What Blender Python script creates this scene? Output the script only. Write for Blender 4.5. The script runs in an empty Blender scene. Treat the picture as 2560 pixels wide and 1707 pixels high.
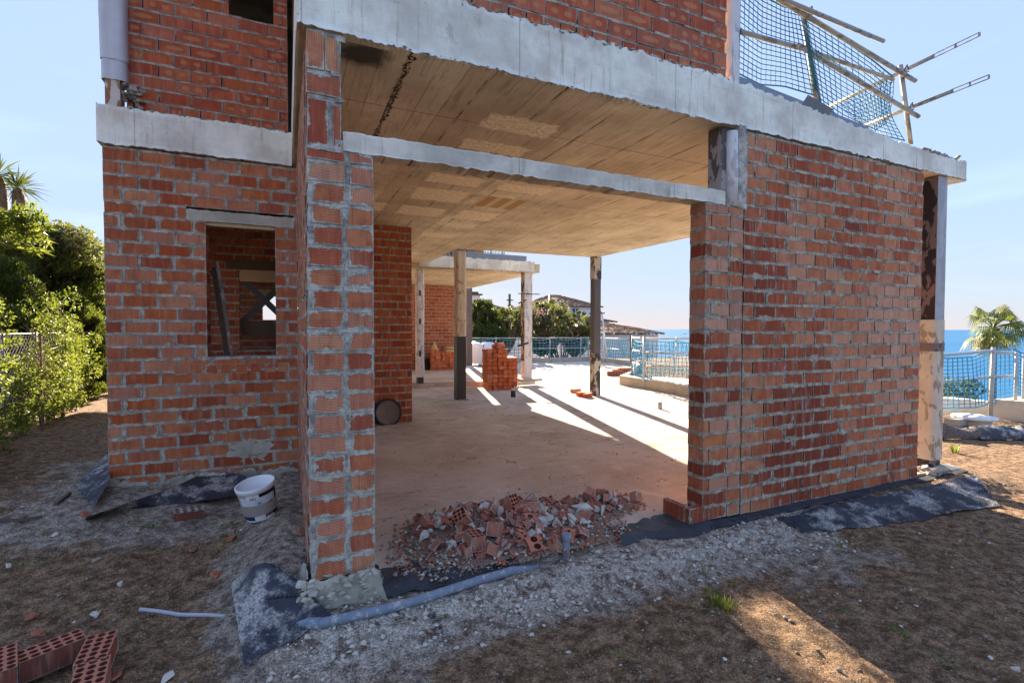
import bpy, bmesh, math, random
import numpy as np
from mathutils import Vector, Matrix
R_ = math.radians
random.seed(7); RN = np.random.default_rng(7)
S = bpy.context.scene
COL = S.collection
# ------------------------------------------------------------------ camera, world, sun, exposure
H = 1.40
YAW, PIT, ROL, FPX = R_(24.35), R_(-1.5), R_(.11), 1244.0
F = Vector((math.sin(YAW)*math.cos(PIT), math.cos(YAW)*math.cos(PIT), math.sin(PIT)))
RI = Vector((math.cos(YAW), -math.sin(YAW), 0)); UP = RI.cross(F)
CR = RI*math.cos(ROL)+UP*math.sin(ROL); CU = UP*math.cos(ROL)-RI*math.sin(ROL)
CAMP = Vector((0, 0, H))
cam = bpy.data.objects.new('camera', bpy.data.cameras.new('camera')); COL.objects.link(cam)
cam.data.sensor_width = 36; cam.data.lens = 36*FPX/2560; cam.data.clip_end = 40000; cam.data.clip_start = .02
cam.matrix_world = Matrix.Translation(CAMP) @ Matrix((CR, CU, -F)).transposed().to_4x4()
S.camera = cam
SUN_EL = R_(19.4); SD = Vector((.24, .972, 0)).normalized()
W = bpy.data.worlds.new("World"); S.world = W; W.use_nodes = True
wn = W.node_tree; bg = wn.nodes['Background']
sky = wn.nodes.new('ShaderNodeTexSky'); sky.sky_type = 'NISHITA'; sky.sun_disc = False
sky.sun_elevation = SUN_EL; sky.sun_rotation = math.atan2(SD.x, SD.y)
sky.air_density = 1.0; sky.dust_density = .2; sky.ozone_density = 1.6
# soft shoulder so the bright sky round the low sun keeps its pale blue:  c / (1 + k c)
def vm(op, a, b):
    o = wn.nodes.new('ShaderNodeVectorMath'); o.operation = op
    for i, v in enumerate((a, b)):
        if isinstance(v, tuple): o.inputs[i].default_value = v
        else: wn.links.new(v, o.inputs[i])
    return o.outputs[0]
KS = 3.4
lum = wn.nodes.new('ShaderNodeVectorMath'); lum.operation = 'DOT_PRODUCT'; wn.links.new(sky.outputs[0], lum.inputs[0]); lum.inputs[1].default_value = (.3, .5, .2)
cmb = wn.nodes.new('ShaderNodeCombineXYZ')
for k in range(3): wn.links.new(lum.outputs['Value'], cmb.inputs[k])
den = vm('ADD', vm('MULTIPLY', cmb.outputs[0], (KS, KS, KS)), (1, 1, 1))
com = vm('DIVIDE', sky.outputs[0], den); gry = vm('DIVIDE', cmb.outputs[0], den)
mixd = vm('ADD', vm('MULTIPLY', com, (.93, .90, .92)), vm('MULTIPLY', gry, (.66, .80, 1.26)))
tc = wn.nodes.new('ShaderNodeTexCoord'); cn = wn.nodes.new('ShaderNodeTexNoise'); cn.inputs['Scale'].default_value = 2.2; cn.inputs['Detail'].default_value = 6; cn.inputs['Distortion'].default_value = .8
wn.links.new(vm('MULTIPLY', tc.outputs['Generated'], (1, 1, 4.5)), cn.inputs['Vector'])
mr = wn.nodes.new('ShaderNodeMapRange'); mr.inputs[1].default_value = .5; mr.inputs[2].default_value = .75; mr.inputs[3].default_value = 1.; mr.inputs[4].default_value = 1.16; wn.links.new(cn.outputs[0], mr.inputs[0])
cc = wn.nodes.new('ShaderNodeCombineXYZ')
for k in range(3): wn.links.new(mr.outputs[0], cc.inputs[k])
wn.links.new(vm('MULTIPLY', mixd, cc.outputs[0]), bg.inputs[0]); bg.inputs[1].default_value = .15
sl = bpy.data.lights.new('sun', 'SUN'); sl.energy = 2.5; sl.angle = R_(.53); sl.color = (1, .83, .62)
so = bpy.data.objects.new('sun', sl); COL.objects.link(so)
sv = Vector((SD.x*math.cos(SUN_EL), SD.y*math.cos(SUN_EL), math.sin(SUN_EL)))
so.rotation_euler = sv.to_track_quat('Z', 'Y').to_euler(); so.location = (3, 12, 9)
S.view_settings.view_transform = 'Standard'; S.view_settings.look = 'None'
S.view_settings.exposure = 3.5; S.view_settings.gamma = 1
S.cycles.max_bounces = 8; S.cycles.diffuse_bounces = 5; S.cycles.transparent_max_bounces = 8

# ------------------------------------------------------------------ helpers
def ray(px, py): return CR*((px-1280)/FPX) - CU*((py-853.5)/FPX) + F
def aX(px, py, v): d = ray(px, py); return CAMP + d*(v/d.x)
def aY(px, py, v): d = ray(px, py); return CAMP + d*(v/d.y)
def aZ(px, py, v): d = ray(px, py); return CAMP + d*((v-H)/d.z)

def tag(o, label=None, cat=None, group=None, kind=None):
    if label: o['label'] = label
    if cat: o['category'] = cat
    if group: o['group'] = group
    if kind: o['kind'] = kind
    return o
def empty(name, loc=(0, 0, 0), label=None, cat=None, group=None, rz=0):
    o = bpy.data.objects.new(name, None); COL.objects.link(o); o.location = loc; o.rotation_euler = (0, 0, rz)
    o.empty_display_size = .1
    bpy.context.view_layer.update()
    return tag(o, label, cat, group)
def put(o, parent):
    if parent:
        o.parent = parent; o.matrix_parent_inverse = parent.matrix_world.inverted()
    return o
def link(name, me, parent=None):
    o = bpy.data.objects.new(name, me); COL.objects.link(o)
    return put(o, parent)
def copy_tree(o, parent=None):
    c = o.copy(); COL.objects.link(c); c.parent = parent
    for ch in list(o.children): copy_tree(ch, c)
    return c

class MB:
    def __init__(s): s.v = []; s.f = []; s.uv = []; s.a = []; s.m = []; s.sm = []
    def quad(s, ids, uv=None, a=(0, 0, 0), m=0, sm=False):
        s.f.append(tuple(ids)); s.uv.extend(uv or [(0, 0, 1, 1)]*len(ids)); s.a.append(a); s.m.append(m); s.sm.append(sm)
    def box(s, c0, c1, B=None, O=(0, 0, 0), a=(0, 0, 0), m=0, jit=0, swap=False, skip=()):
        """box from c0 to c1 in local axes B (3 vectors) at O"""
        x0, y0, z0 = c0; x1, y1, z1 = c1; n = len(s.v)
        for p in ((x0, y0, z0), (x1, y0, z0), (x1, y1, z0), (x0, y1, z0), (x0, y0, z1), (x1, y0, z1), (x1, y1, z1), (x0, y1, z1)):
            if jit: p = tuple(q+random.uniform(-jit, jit) for q in p)
            if B: p = tuple(O[k]+p[0]*B[0][k]+p[1]*B[1][k]+p[2]*B[2][k] for k in range(3))
            else: p = tuple(p[k]+O[k] for k in range(3))
            s.v.append(p)
        dx, dy, dz = x1-x0, y1-y0, z1-z0
        F6 = (((0, 1, 5, 4), dx, dz), ((2, 3, 7, 6), dx, dz), ((1, 2, 6, 5), dy, dz), ((3, 0, 4, 7), dy, dz), ((4, 5, 6, 7), dx, dy), ((3, 2, 1, 0), dx, dy))
        for k, (ids, w, h) in enumerate(F6):
            if k in skip: continue
            q = ((0, 0, w, h), (w, 0, 0, h), (w, h, 0, 0), (0, h, w, 0))
            if swap: q = tuple((t[1], t[0], t[3], t[2]) for t in q)
            s.quad([n+i for i in ids], q, a, m)
    def tube(s, pts, r, n=8, m=0, a=(0, 0, 0), cap=True, rs=None):
        pts = [Vector(p) for p in pts]; base = len(s.v); prev = None
        for i, p in enumerate(pts):
            t = (pts[min(i+1, len(pts)-1)]-pts[max(i-1, 0)]).normalized()
            if prev is None:
                x = t.orthogonal().normalized()
            else:
                x = (prev - t*prev.dot(t))
                x = x.normalized() if x.length > 1e-6 else t.orthogonal().normalized()
            prev = x; y = t.cross(x); rr = rs[i] if rs else r
            for k in range(n):
                an = 2*math.pi*k/n
                s.v.append(tuple(p + x*(math.cos(an)*rr)+y*(math.sin(an)*rr)))
        for i in range(len(pts)-1):
            for k in range(n):
                a0 = base+i*n+k; a1 = base+i*n+(k+1) % n
                s.quad((a0, a1, a1+n, a0+n), None, a, m, n > 4)
        if cap:
            s.quad(tuple(base+k for k in range(n))[::-1], None, a, m); s.quad(tuple(base+(len(pts)-1)*n+k for k in range(n)), None, a, m)
    def prism(s, poly, z0, z1, m=0, a=(0, 0, 0)):
        n = len(s.v); k = len(poly)
        s.v += [(x, y, z0) for x, y in poly]+[(x, y, z1) for x, y in poly]
        s.quad(tuple(range(n, n+k))[::-1], None, a, m); s.quad(tuple(range(n+k, n+2*k)), None, a, m)
        for i in range(k):
            j = (i+1) % k; s.quad((n+i, n+j, n+k+j, n+k+i), None, a, m)
    def grid(s, fn, nu, nv, m=0, a=(0, 0, 0), sm=True, closed=False):
        b = len(s.v)
        for i in range(nu+1):
            for j in range(nv+1): s.v.append(tuple(fn(i/nu, j/nv)))
        for i in range(nu):
            for j in range(nv):
                q = b+i*(nv+1)+j; s.quad((q, q+nv+1, q+nv+2, q+1), None, a, m, sm)
    def lathe(s, prof, c, ax=None, n=24, m=0, a=(0, 0, 0), sm=True):
        """prof [(r,z)], around axis ax (Vector) from c"""
        ax = Vector(ax or (0, 0, 1)).normalized(); x = ax.orthogonal().normalized(); y = ax.cross(x); b = len(s.v); c = Vector(c)
        for r, z in prof:
            for k in range(n):
                t = 2*math.pi*k/n; s.v.append(tuple(c+ax*z+x*(r*math.cos(t))+y*(r*math.sin(t))))
        for i in range(len(prof)-1):
            for k in range(n):
                k2 = (k+1) % n; s.quad((b+i*n+k, b+i*n+k2, b+(i+1)*n+k2, b+(i+1)*n+k), None, a, m, sm)
    def build(s, name, mats, parent=None):
        me = bpy.data.meshes.new(name); me.from_pydata(s.v, [], s.f)
        uv = me.uv_layers.new(name='uv1'); uv2 = me.uv_layers.new(name='uv2')
        A = np.array(s.uv, dtype=np.float32).reshape(-1, 4)
        uv.data.foreach_set('uv', A[:, :2].ravel()); uv2.data.foreach_set('uv', A[:, 2:].ravel())
        at = me.attributes.new('rnd', 'FLOAT_VECTOR', 'FACE'); at.data.foreach_set('vector', np.array(s.a, dtype=np.float32).ravel())
        me.polygons.foreach_set('material_index', s.m); me.polygons.foreach_set('use_smooth', s.sm)
        for m in (mats if isinstance(mats, (list, tuple)) else [mats]): me.materials.append(m)
        me.update()
        return link(name, me, parent)

# ---- value noise in python for geometry
_P = RN.random((64, 64, 64))
def vnoise(x, y, z=0.0):
    x = np.asarray(x, float); y = np.asarray(y, float); z = np.asarray(z, float)+0*x
    xi = np.floor(x).astype(int); yi = np.floor(y).astype(int); zi = np.floor(z).astype(int)
    xf = x-xi; yf = y-yi; zf = z-zi
    xf = xf*xf*(3-2*xf); yf = yf*yf*(3-2*yf); zf = zf*zf*(3-2*zf)
    def g(i, j, k): return _P[(xi+i) % 64, (yi+j) % 64, (zi+k) % 64]
    def L(a, b, t): return a+(b-a)*t
    return L(L(L(g(0, 0, 0), g(1, 0, 0), xf), L(g(0, 1, 0), g(1, 1, 0), xf), yf), L(L(g(0, 0, 1), g(1, 0, 1), xf), L(g(0, 1, 1), g(1, 1, 1), xf), yf), zf)*2-1
def fbm(x, y, z=0.0, o=4):
    r = 0; a = .5
    for i in range(o): r = r+a*vnoise(np.asarray(x)*2**i+i*7.3, np.asarray(y)*2**i+i*3.1, np.asarray(z)*2**i); a *= .5
    return r
def sst(a, b, x):
    t = np.clip((np.asarray(x, float)-a)/(b-a), 0, 1); return t*t*(3-2*t)

# ------------------------------------------------------------------ materials
class NT:
    def __init__(s, name):
        s.m = bpy.data.materials.new(name); s.m.use_nodes = True; s.t = s.m.node_tree
        s.b = s.t.nodes['Principled BSDF']; s.out = s.t.nodes['Material Output']
        s.b.inputs['Specular IOR Level'].default_value = .25
        s._p = None
    def n(s, ty, **kw):
        o = s.t.nodes.new(ty)
        for k, v in kw.items():
            if hasattr(o, k): setattr(o, k, v)
            else: s.set(o, k, v)
        return o
    def set(s, o, k, v):
        i = o.inputs[int(k[1:])] if (k[0] == 'i' and k[1:].isdigit()) else o.inputs[k]
        if isinstance(v, bpy.types.NodeSocket): s.t.links.new(v, i)
        else:
            if isinstance(v, tuple) and len(v) == 3 and i.type == 'RGBA': v = (*v, 1)
            i.default_value = v
    def pos(s):
        if s._p is None: s._p = s.n('ShaderNodeNewGeometry').outputs['Position']
        return s._p
    def obj(s): return s.n('ShaderNodeTexCoord').outputs['Object']
    def sc(s, v, k): return s.n('ShaderNodeVectorMath', operation='MULTIPLY', i0=v, i1=k).outputs[0]
    def xyz(s, v): o = s.n('ShaderNodeSeparateXYZ', i0=v).outputs; return o[0], o[1], o[2]
    def noise(s, v, scale=5., det=4., rough=.6, dist=0.):
        o = s.n('ShaderNodeTexNoise', Vector=v, Scale=scale, Detail=det, Roughness=rough, Distortion=dist); return o.outputs[0]
    def vor(s, v, scale=5., feature='F1', out=0):
        return s.n('ShaderNodeTexVoronoi', feature=feature, Vector=v, Scale=scale).outputs[out]
    def math(s, op, a, b=0., c=0., clamp=False): return s.n('ShaderNodeMath', operation=op, use_clamp=clamp, i0=a, i1=b, i2=c).outputs[0]
    def ramp(s, v, a, b, lo=0., hi=1.):
        return s.n('ShaderNodeMapRange', interpolation_type='SMOOTHSTEP', i0=v, i1=a, i2=b, i3=lo, i4=hi).outputs[0]
    def mix(s, f, a, b, mode='MIX'):
        o = s.n('ShaderNodeMix', data_type='RGBA', blend_type=mode)
        s.set(o, 'i0', f); s.set(o, 'i6', a); s.set(o, 'i7', b); return o.outputs[2]
    def cr(s, v, stops):
        o = s.n('ShaderNodeValToRGB'); e = o.color_ramp.elements
        while len(e) < len(stops): e.new(.5)
        for k, (p, c) in enumerate(stops): e[k].position = p; e[k].color = (*c, 1)
        s.set(o, 'i0', v); return o.outputs[0]
    def attr(s, n='rnd'): return s.n('ShaderNodeAttribute', attribute_name=n).outputs['Vector']
    def bump(s, h, st=.3, d=.01, nrm=None):
        o = s.n('ShaderNodeBump', Strength=st, Distance=d, Height=h)
        if nrm is not None: s.set(o, 'Normal', nrm)
        return o.outputs[0]
    def fin(s, col=None, rough=.9, nrm=None, metal=0., spec=None):
        if col is not None: s.set(s.b, 'Base Color', col)
        s.set(s.b, 'Roughness', rough); s.set(s.b, 'Metallic', metal)
        if spec is not None: s.set(s.b, 'Specular IOR Level', spec)
        if nrm is not None: s.set(s.b, 'Normal', nrm)
        return s.m

def brick_mat(name, smear=0., smear_bias=0., pale=0., efflo=0., oval=0., cols=None, mort=(.30, .28, .25), ribs=True, dark=1., streak=1.):
    t = NT(name); P = t.pos(); r, g, b = t.xyz(t.attr())
    u1 = t.n('ShaderNodeUVMap', uv_map='uv1').outputs[0]; u2 = t.n('ShaderNodeUVMap', uv_map='uv2').outputs[0]
    u, v, _ = t.xyz(u1); uu, vv, _ = t.xyz(u2)
    ed = t.math('MINIMUM', t.math('MINIMUM', u, v), t.math('MINIMUM', uu, vv))
    cols = cols or [(0., (.30, .070, .033)), (.25, (.42, .105, .045)), (.5, (.50, .145, .070)), (.75, (.56, .20, .115)), (1., (.55, .17, .06))]
    c = t.cr(r, cols)
    off = t.n('ShaderNodeCombineXYZ', i0=t.math('MULTIPLY', r, 31.), i1=t.math('MULTIPLY', g, 17.), i2=0.).outputs[0]
    Pn = t.n('ShaderNodeVectorMath', operation='ADD', i0=P, i1=off).outputs[0]
    n1 = t.noise(Pn, 9., 4.); n2 = t.noise(Pn, 60., 3.)
    c = t.mix(t.ramp(n1, .35, .7, 0., .55), c, (.27, .06, .035))
    c = t.mix(t.ramp(g, .45, 1., 0., pale), c, (.74, .46, .32))
    # vertical streak bands baked in the clay
    st = t.noise(t.sc(Pn, (34., 34., 3.)), 1., 3.)
    c = t.mix(t.ramp(st, .5, .72, 0., .42*streak), c, (.62, .30, .19))
    c = t.mix(t.ramp(st, .5, .25, 0., .45*streak), c, (.24, .045, .03))
    if oval:
        cx = t.math('MULTIPLY', t.math('DIVIDE', t.math('SUBTRACT', u, uu), t.math('ADD', u, uu)), 1.9)
        cy = t.math('MULTIPLY', t.math('DIVIDE', t.math('SUBTRACT', v, vv), t.math('ADD', v, vv)), 2.4)
        # one or two kiss marks: fold u when flag says two
        fold = t.math('ABSOLUTE', t.math('SUBTRACT', t.math('ABSOLUTE', cx), .8))
        two = t.math('GREATER_THAN', b, .75)
        ex = t.n('ShaderNodeMix', data_type='FLOAT', i0=two, i2=t.math('MULTIPLY', cx, .8), i3=t.math('MULTIPLY', fold, 2.2)).outputs[0]
        d = t.math('ADD', t.math('POWER', t.math('ABSOLUTE', ex), 2.), t.math('POWER', t.math('ABSOLUTE', cy), 2.))
        d = t.math('ADD', d, t.math('MULTIPLY', t.math('SUBTRACT', n1, .5), 1.1))
        mk = t.math('MULTIPLY', t.ramp(d, 1.0, .8), t.math('GREATER_THAN', b, 1-oval))
        c = t.mix(t.math('MULTIPLY', mk, .55), c, (.62, .31, .15))
    if efflo:
        e = t.noise(t.sc(P, (9., 9., 2.2)), 1., 6., .75); e2 = t.noise(P, .9, 2.)
        m = t.math('MULTIPLY', t.ramp(e, .56, .72), t.ramp(e2, .5, .62))
        c = t.mix(t.math('MULTIPLY', m, efflo), c, (.72, .68, .66))
    rib = t.math('SINE', t.math('MULTIPLY', u, 2*math.pi/.0085))
    if ribs:
        c = t.mix(t.ramp(rib, -.2, -1., 0., .45), c, (.18, .04, .025))
    ms = None
    if smear:
        sn = t.noise(P, 7., 8., .72); sn2 = t.noise(P, 60., 5., .75); sn3 = t.noise(P, 3.1, 3.)
        lim = t.math('MULTIPLY', t.ramp(sn, .42+smear_bias, .80+smear_bias), smear)
        lim = t.math('MULTIPLY', lim, t.ramp(sn3, .35, .62, .35, 1.25)); lim = t.math('ADD', lim, t.math('MULTIPLY', t.math('SUBTRACT', sn2, .25), .016))
        ms = t.ramp(t.math('SUBTRACT', lim, ed), -.001, .004)
        mc = t.mix(t.ramp(t.noise(P, 22., 6., .75), .35, .65), (mort[0]*.55, mort[1]*.55, mort[2]*.54), (mort[0]*1.35, mort[1]*1.35, mort[2]*1.35))
        c = t.mix(ms, c, mc)
    if dark != 1.: c = t.mix(1., c, (dark, dark, dark), 'MULTIPLY')
    hgt = t.math('MULTIPLY_ADD', rib, .0012 if ribs else 0., t.math('MULTIPLY', n2, .004))
    if ms is not None: hgt = t.math('ADD', hgt, t.math('MULTIPLY', ms, .004))
    return t.fin(c, .88, t.bump(hgt, .8, 1.))

def mortar_mat(name, col=(.32, .30, .27)):
    t = NT(name); P = t.pos(); n = t.noise(P, 14., 6., .7); n2 = t.noise(P, 120., 3.)
    c = t.mix(t.ramp(n, .32, .68), tuple(q*.5 for q in col), tuple(q*1.4 for q in col))
    return t.fin(c, .95, t.bump(t.math('ADD', t.math('MULTIPLY', n, 1.), t.math('MULTIPLY', n2, .4)), 1., .012))

def beam_mat(name, base=(.85, .80, .69), rust=0.):
    t = NT(name); P = t.pos(); x, y, z = t.xyz(P)
    n = t.noise(P, 2.2, 7., .65); nf = t.noise(P, 30., 5., .7)
    c = t.mix(t.ramp(n, .35, .68), tuple(q*.70 for q in base), tuple(min(.89, q*1.12) for q in base))
    c = t.mix(t.ramp(nf, .58, .75, 0., .5), c, (.40, .37, .31))
    st = t.noise(t.sc(P, (30., 30., 1.1)), 1., 6., .75)
    c = t.mix(t.math('MULTIPLY', t.ramp(st, .52, .68, 0., .75), t.ramp(t.noise(P, 1.7, 3.), .42, .6)), c, (.34, .28, .21))
    fl = t.math('ABSOLUTE', t.math('SUBTRACT', t.math('FRACT', t.math('DIVIDE', t.math('ADD', x, .55), 1.27)), .5)); c = t.mix(t.math('MULTIPLY', t.math('LESS_THAN', fl, .003), .55), c, (.25, .22, .18))
    hl = t.noise(t.sc(P, (1.2, 1.2, 30.)), 1., 4., .6); c = t.mix(t.ramp(hl, .55, .72, 0., .28), c, (.46, .43, .36))
    c = t.mix(t.ramp(t.noise(t.sc(P, (7., 7., 3.)), 1., 6., .7), .62, .70, 0., .6), c, (.44, .40, .33))
    c = t.mix(t.ramp(t.noise(P, 55., 2., .5), .72, .78, 0., .8), c, (.12, .10, .08))
    if rust:
        c = t.mix(t.math('MULTIPLY', t.ramp(t.noise(t.sc(P, (2.5, 2.5, .7)), 1., 4.), .63, .75), rust), c, (.55, .27, .08))
    pk = t.vor(P, 38.)
    h = t.math('ADD', t.math('MULTIPLY', nf, .7), t.math('MULTIPLY', t.ramp(pk, .1, .0), -.6))
    return t.fin(c, .92, t.bump(h, .6, .008))

def soffit_mat(name, patches=True):
    t = NT(name); P = t.pos(); x, y, z = t.xyz(P)
    n = t.noise(P, 1.3, 6., .6); nf = t.noise(t.sc(P, (26., 2.2, 10.)), 1., 5., .7); ns = t.noise(P, 7., 4.)
    brd = t.math('FLOOR', t.math('DIVIDE', x, .52)); bv = t.n('ShaderNodeTexWhiteNoise', noise_dimensions='1D')
    t.set(bv, 'W', brd)
    c = t.mix(t.ramp(n, .3, .7), (.48, .395, .265), (.78, .68, .48))
    c = t.mix(t.math('MULTIPLY', bv.outputs[0], .45), c, (.34, .25, .15))
    c = t.mix(t.ramp(nf, .5, .70, 0., .5), c, (.22, .15, .085)); ng = t.noise(t.sc(P, (90., 5., 10.)), 1., 4., .7); c = t.mix(t.ramp(ng, .45, .72, 0., .35), c, (.24, .17, .09))
    c = t.mix(t.ramp(nf, .45, .25, 0., .3), c, (.60, .50, .36))
    # seams along Y every .52, fainter lines every .13
    def seam(co, per, w):
        f = t.math('ABSOLUTE', t.math('SUBTRACT', t.math('FRACT', t.math('DIVIDE', co, per)), .5))
        return t.math('GREATER_THAN', f, .5-w/per/2)
    xw = t.math('ADD', x, t.math('MULTIPLY', t.math('SUBTRACT', ns, .5), .012))
    yw = t.math('ADD', y, t.math('MULTIPLY', t.math('SUBTRACT', ns, .5), .012))
    s1 = seam(t.math('ADD', xw, -.155), .52, .016); s2 = seam(xw, .1733, .006); s3 = seam(t.math('ADD', yw, .35), 2.02, .012)
    c = t.mix(t.math('MULTIPLY', s1, t.ramp(t.noise(P, 3.3, 4.), .42, .6, .05, .9)), c, (.10, .065, .035))
    c = t.mix(t.math('MULTIPLY', s2, t.ramp(t.noise(P, 2.1, 3.), .4, .6, 0., .7)), c, (.16, .105, .06))
    c = t.mix(t.math('MULTIPLY', s3, .6), c, (.12, .08, .045))
    # oil spots
    sp = t.vor(P, 4.2); sp2 = t.noise(P, 4.2, 1.)
    c = t.mix(t.math('MULTIPLY', t.ramp(t.math('ADD', sp, t.math('MULTIPLY', ns, .06)), .085, .05), .75), c, (.09, .06, .035))
    st = t.noise(t.sc(P, (1.6, .9, 1.)), 1., 6., .7)
    c = t.mix(t.ramp(st, .58, .75, 0., .55), c, (.15, .10, .06))
    gap = None
    h = t.math('MULTIPLY', nf, .3)
    if patches:
        PT = [(1.39, 2.01, 3.47, 3.76), (1.38, 2.01, 4.01, 4.27), (1.37, 2.0, 5.03, 5.37), (1.37, 2.01, 5.6, 6.15), (1.38, 2.0, 6.5, 7.04), (2.2, 2.84, 5.07, 5.36), (2.19, 2.77, 6.44, 7.0), (2.19, 2.73, 7.29, 7.57), (2.1, 2.69, 8.2, 8.58), (.62, 1.2, 6.5, 7.0)]
        wx = t.math('ADD', x, t.math('MULTIPLY', t.math('SUBTRACT', t.noise(P, 11., 6., .7), .5), .17))
        wy = t.math('ADD', y, t.math('MULTIPLY', t.math('SUBTRACT', t.noise(P, 10., 6., .7), .5), .17))
        def rect(x0, x1, y0, y1):
            a = t.ramp(t.math('ABSOLUTE', t.math('SUBTRACT', wx, (x0+x1)/2)), (x1-x0)/2+.008, (x1-x0)/2-.03)
            b = t.ramp(t.math('ABSOLUTE', t.math('SUBTRACT', wy, (y0+y1)/2)), (y1-y0)/2+.008, (y1-y0)/2-.03)
            return t.math('MULTIPLY', a, b)
        m = None
        for q in PT: m = rect(*q) if m is None else t.math('MAXIMUM', m, rect(*q))
        vo = t.vor(P, 42.); vn = t.noise(P, 5., 2.)
        hon = t.math('MULTIPLY', t.ramp(vo, .22, .10), t.ramp(vn, .38, .62, .25, 1.))
        pc = t.mix(hon, t.mix(t.ramp(t.noise(P, 30., 5.), .3, .7), (.60, .49, .31), (.88, .77, .54)), (.13, .09, .05))
        c = t.mix(m, c, pc)
        mo = rect(2.18, 2.8, 5.64, 6.18)
        oc = t.mix(t.math('GREATER_THAN', t.math('FRACT', t.math('MULTIPLY', x, 4.9)), .62), (.38, .22, .075), (.56, .42, .22))
        c = t.mix(t.math('MULTIPLY', mo, .9), c, oc)
        # gappy black joint at x = .67 near the front beam
        jt = t.math('MULTIPLY', t.math('LESS_THAN', t.math('ABSOLUTE', t.math('SUBTRACT', wx, .69)), .016), t.math('LESS_THAN', y, 4.6))
        c = t.mix(t.math('MULTIPLY', jt, t.ramp(t.noise(P, 60., 2.), .4, .5)), c, (.03, .02, .012))
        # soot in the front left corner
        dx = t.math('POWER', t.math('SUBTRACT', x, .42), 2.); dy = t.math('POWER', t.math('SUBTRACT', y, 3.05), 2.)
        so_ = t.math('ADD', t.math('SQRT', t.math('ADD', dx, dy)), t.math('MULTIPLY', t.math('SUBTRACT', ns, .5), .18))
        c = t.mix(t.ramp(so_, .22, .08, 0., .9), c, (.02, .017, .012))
        h = t.math('ADD', h, t.math('MULTIPLY', hon, t.math('MULTIPLY', m, -1.)))
    return t.fin(c, .9, t.bump(h, .5, .006))

def floor_mat():
    t = NT('floor_concrete'); P = t.pos(); x, y, z = t.xyz(P)
    n = t.noise(P, .9, 7., .62, .4); n2 = t.noise(P, 3.4, 6., .65); n3 = t.noise(P, 30., 5., .7)
    c = t.mix(t.ramp(n, .35, .66), (.44, .365, .28), (.60, .54, .46))
    c = t.mix(t.ramp(n2, .42, .68, 0., .6), c, (.62, .54, .47))
    sd = t.noise(t.sc(P, (1.2, 2.6, 1.)), 1., 7., .7)
    c = t.mix(t.ramp(sd, .55, .70, 0., .75), c, (.25, .165, .105)); sd2 = t.noise(t.sc(P, (3., 5., 1.)), 1., 6., .75)
    c = t.mix(t.ramp(sd2, .58, .68, 0., .8), c, (.22, .145, .09)); pl_ = t.noise(P, 1.9, 8., .75, .6); c = t.mix(t.ramp(pl_, .54, .64, 0., .6), c, (.74, .68, .60))
    c = t.mix(t.ramp(n3, .60, .78, 0., .45), c, (.22, .14, .09))
    # pink brick dust towards the threshold
    dd = t.math('MULTIPLY', t.ramp(y, 6.5, 3.6), t.ramp(n2, .3, .7, .45, .9))
    c = t.mix(t.math('MULTIPLY', dd, .32), c, (.54, .38, .26))
    cr = t.vor(t.n('ShaderNodeVectorMath', operation='ADD', i0=P, i1=t.sc(t.n('ShaderNodeTexNoise', Vector=P, Scale=2.).outputs[1], (.7, .7, 0.))).outputs[0], .55, 'DISTANCE_TO_EDGE')
    tr = t.noise(t.sc(P, (.8, 14., 1.)), 1., 4., .6, 1.5); c = t.mix(t.ramp(tr, .5, .7, 0., .22), c, (.40, .31, .23)); fp_ = t.noise(P, 5.5, 7., .8); c = t.mix(t.ramp(fp_, .60, .68, 0., .6), c, (.30, .20, .13))
    crm = t.math('MULTIPLY', t.ramp(cr, .0035, .001), t.ramp(n2, .42, .55))
    c = t.mix(t.math('MULTIPLY', crm, .5), c, (.12, .08, .05))
    # green spray mark
    gx = t.math('ADD', t.math('MULTIPLY', t.math('SUBTRACT', x, 2.75), .75), t.math('MULTIPLY', t.math('SUBTRACT', y, 10.0), .66))
    gy = t.math('ADD', t.math('MULTIPLY', t.math('SUBTRACT', x, 2.75), -.66), t.math('MULTIPLY', t.math('SUBTRACT', y, 10.0), .75))
    gm = t.math('MULTIPLY', t.ramp(t.math('ABSOLUTE', gx), .12, .05), t.ramp(t.math('ABSOLUTE', gy), .95, .7))
    c = t.mix(t.math('MULTIPLY', gm, t.ramp(n3, .35, .6, .0, .8)), c, (.30, .62, .28))
    return t.fin(c, .88, t.bump(t.math('ADD', n3, t.math('ADD', t.math('MULTIPLY', n2, 1.2), t.math('MULTIPLY', crm, -1.))), .5, .012))

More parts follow.
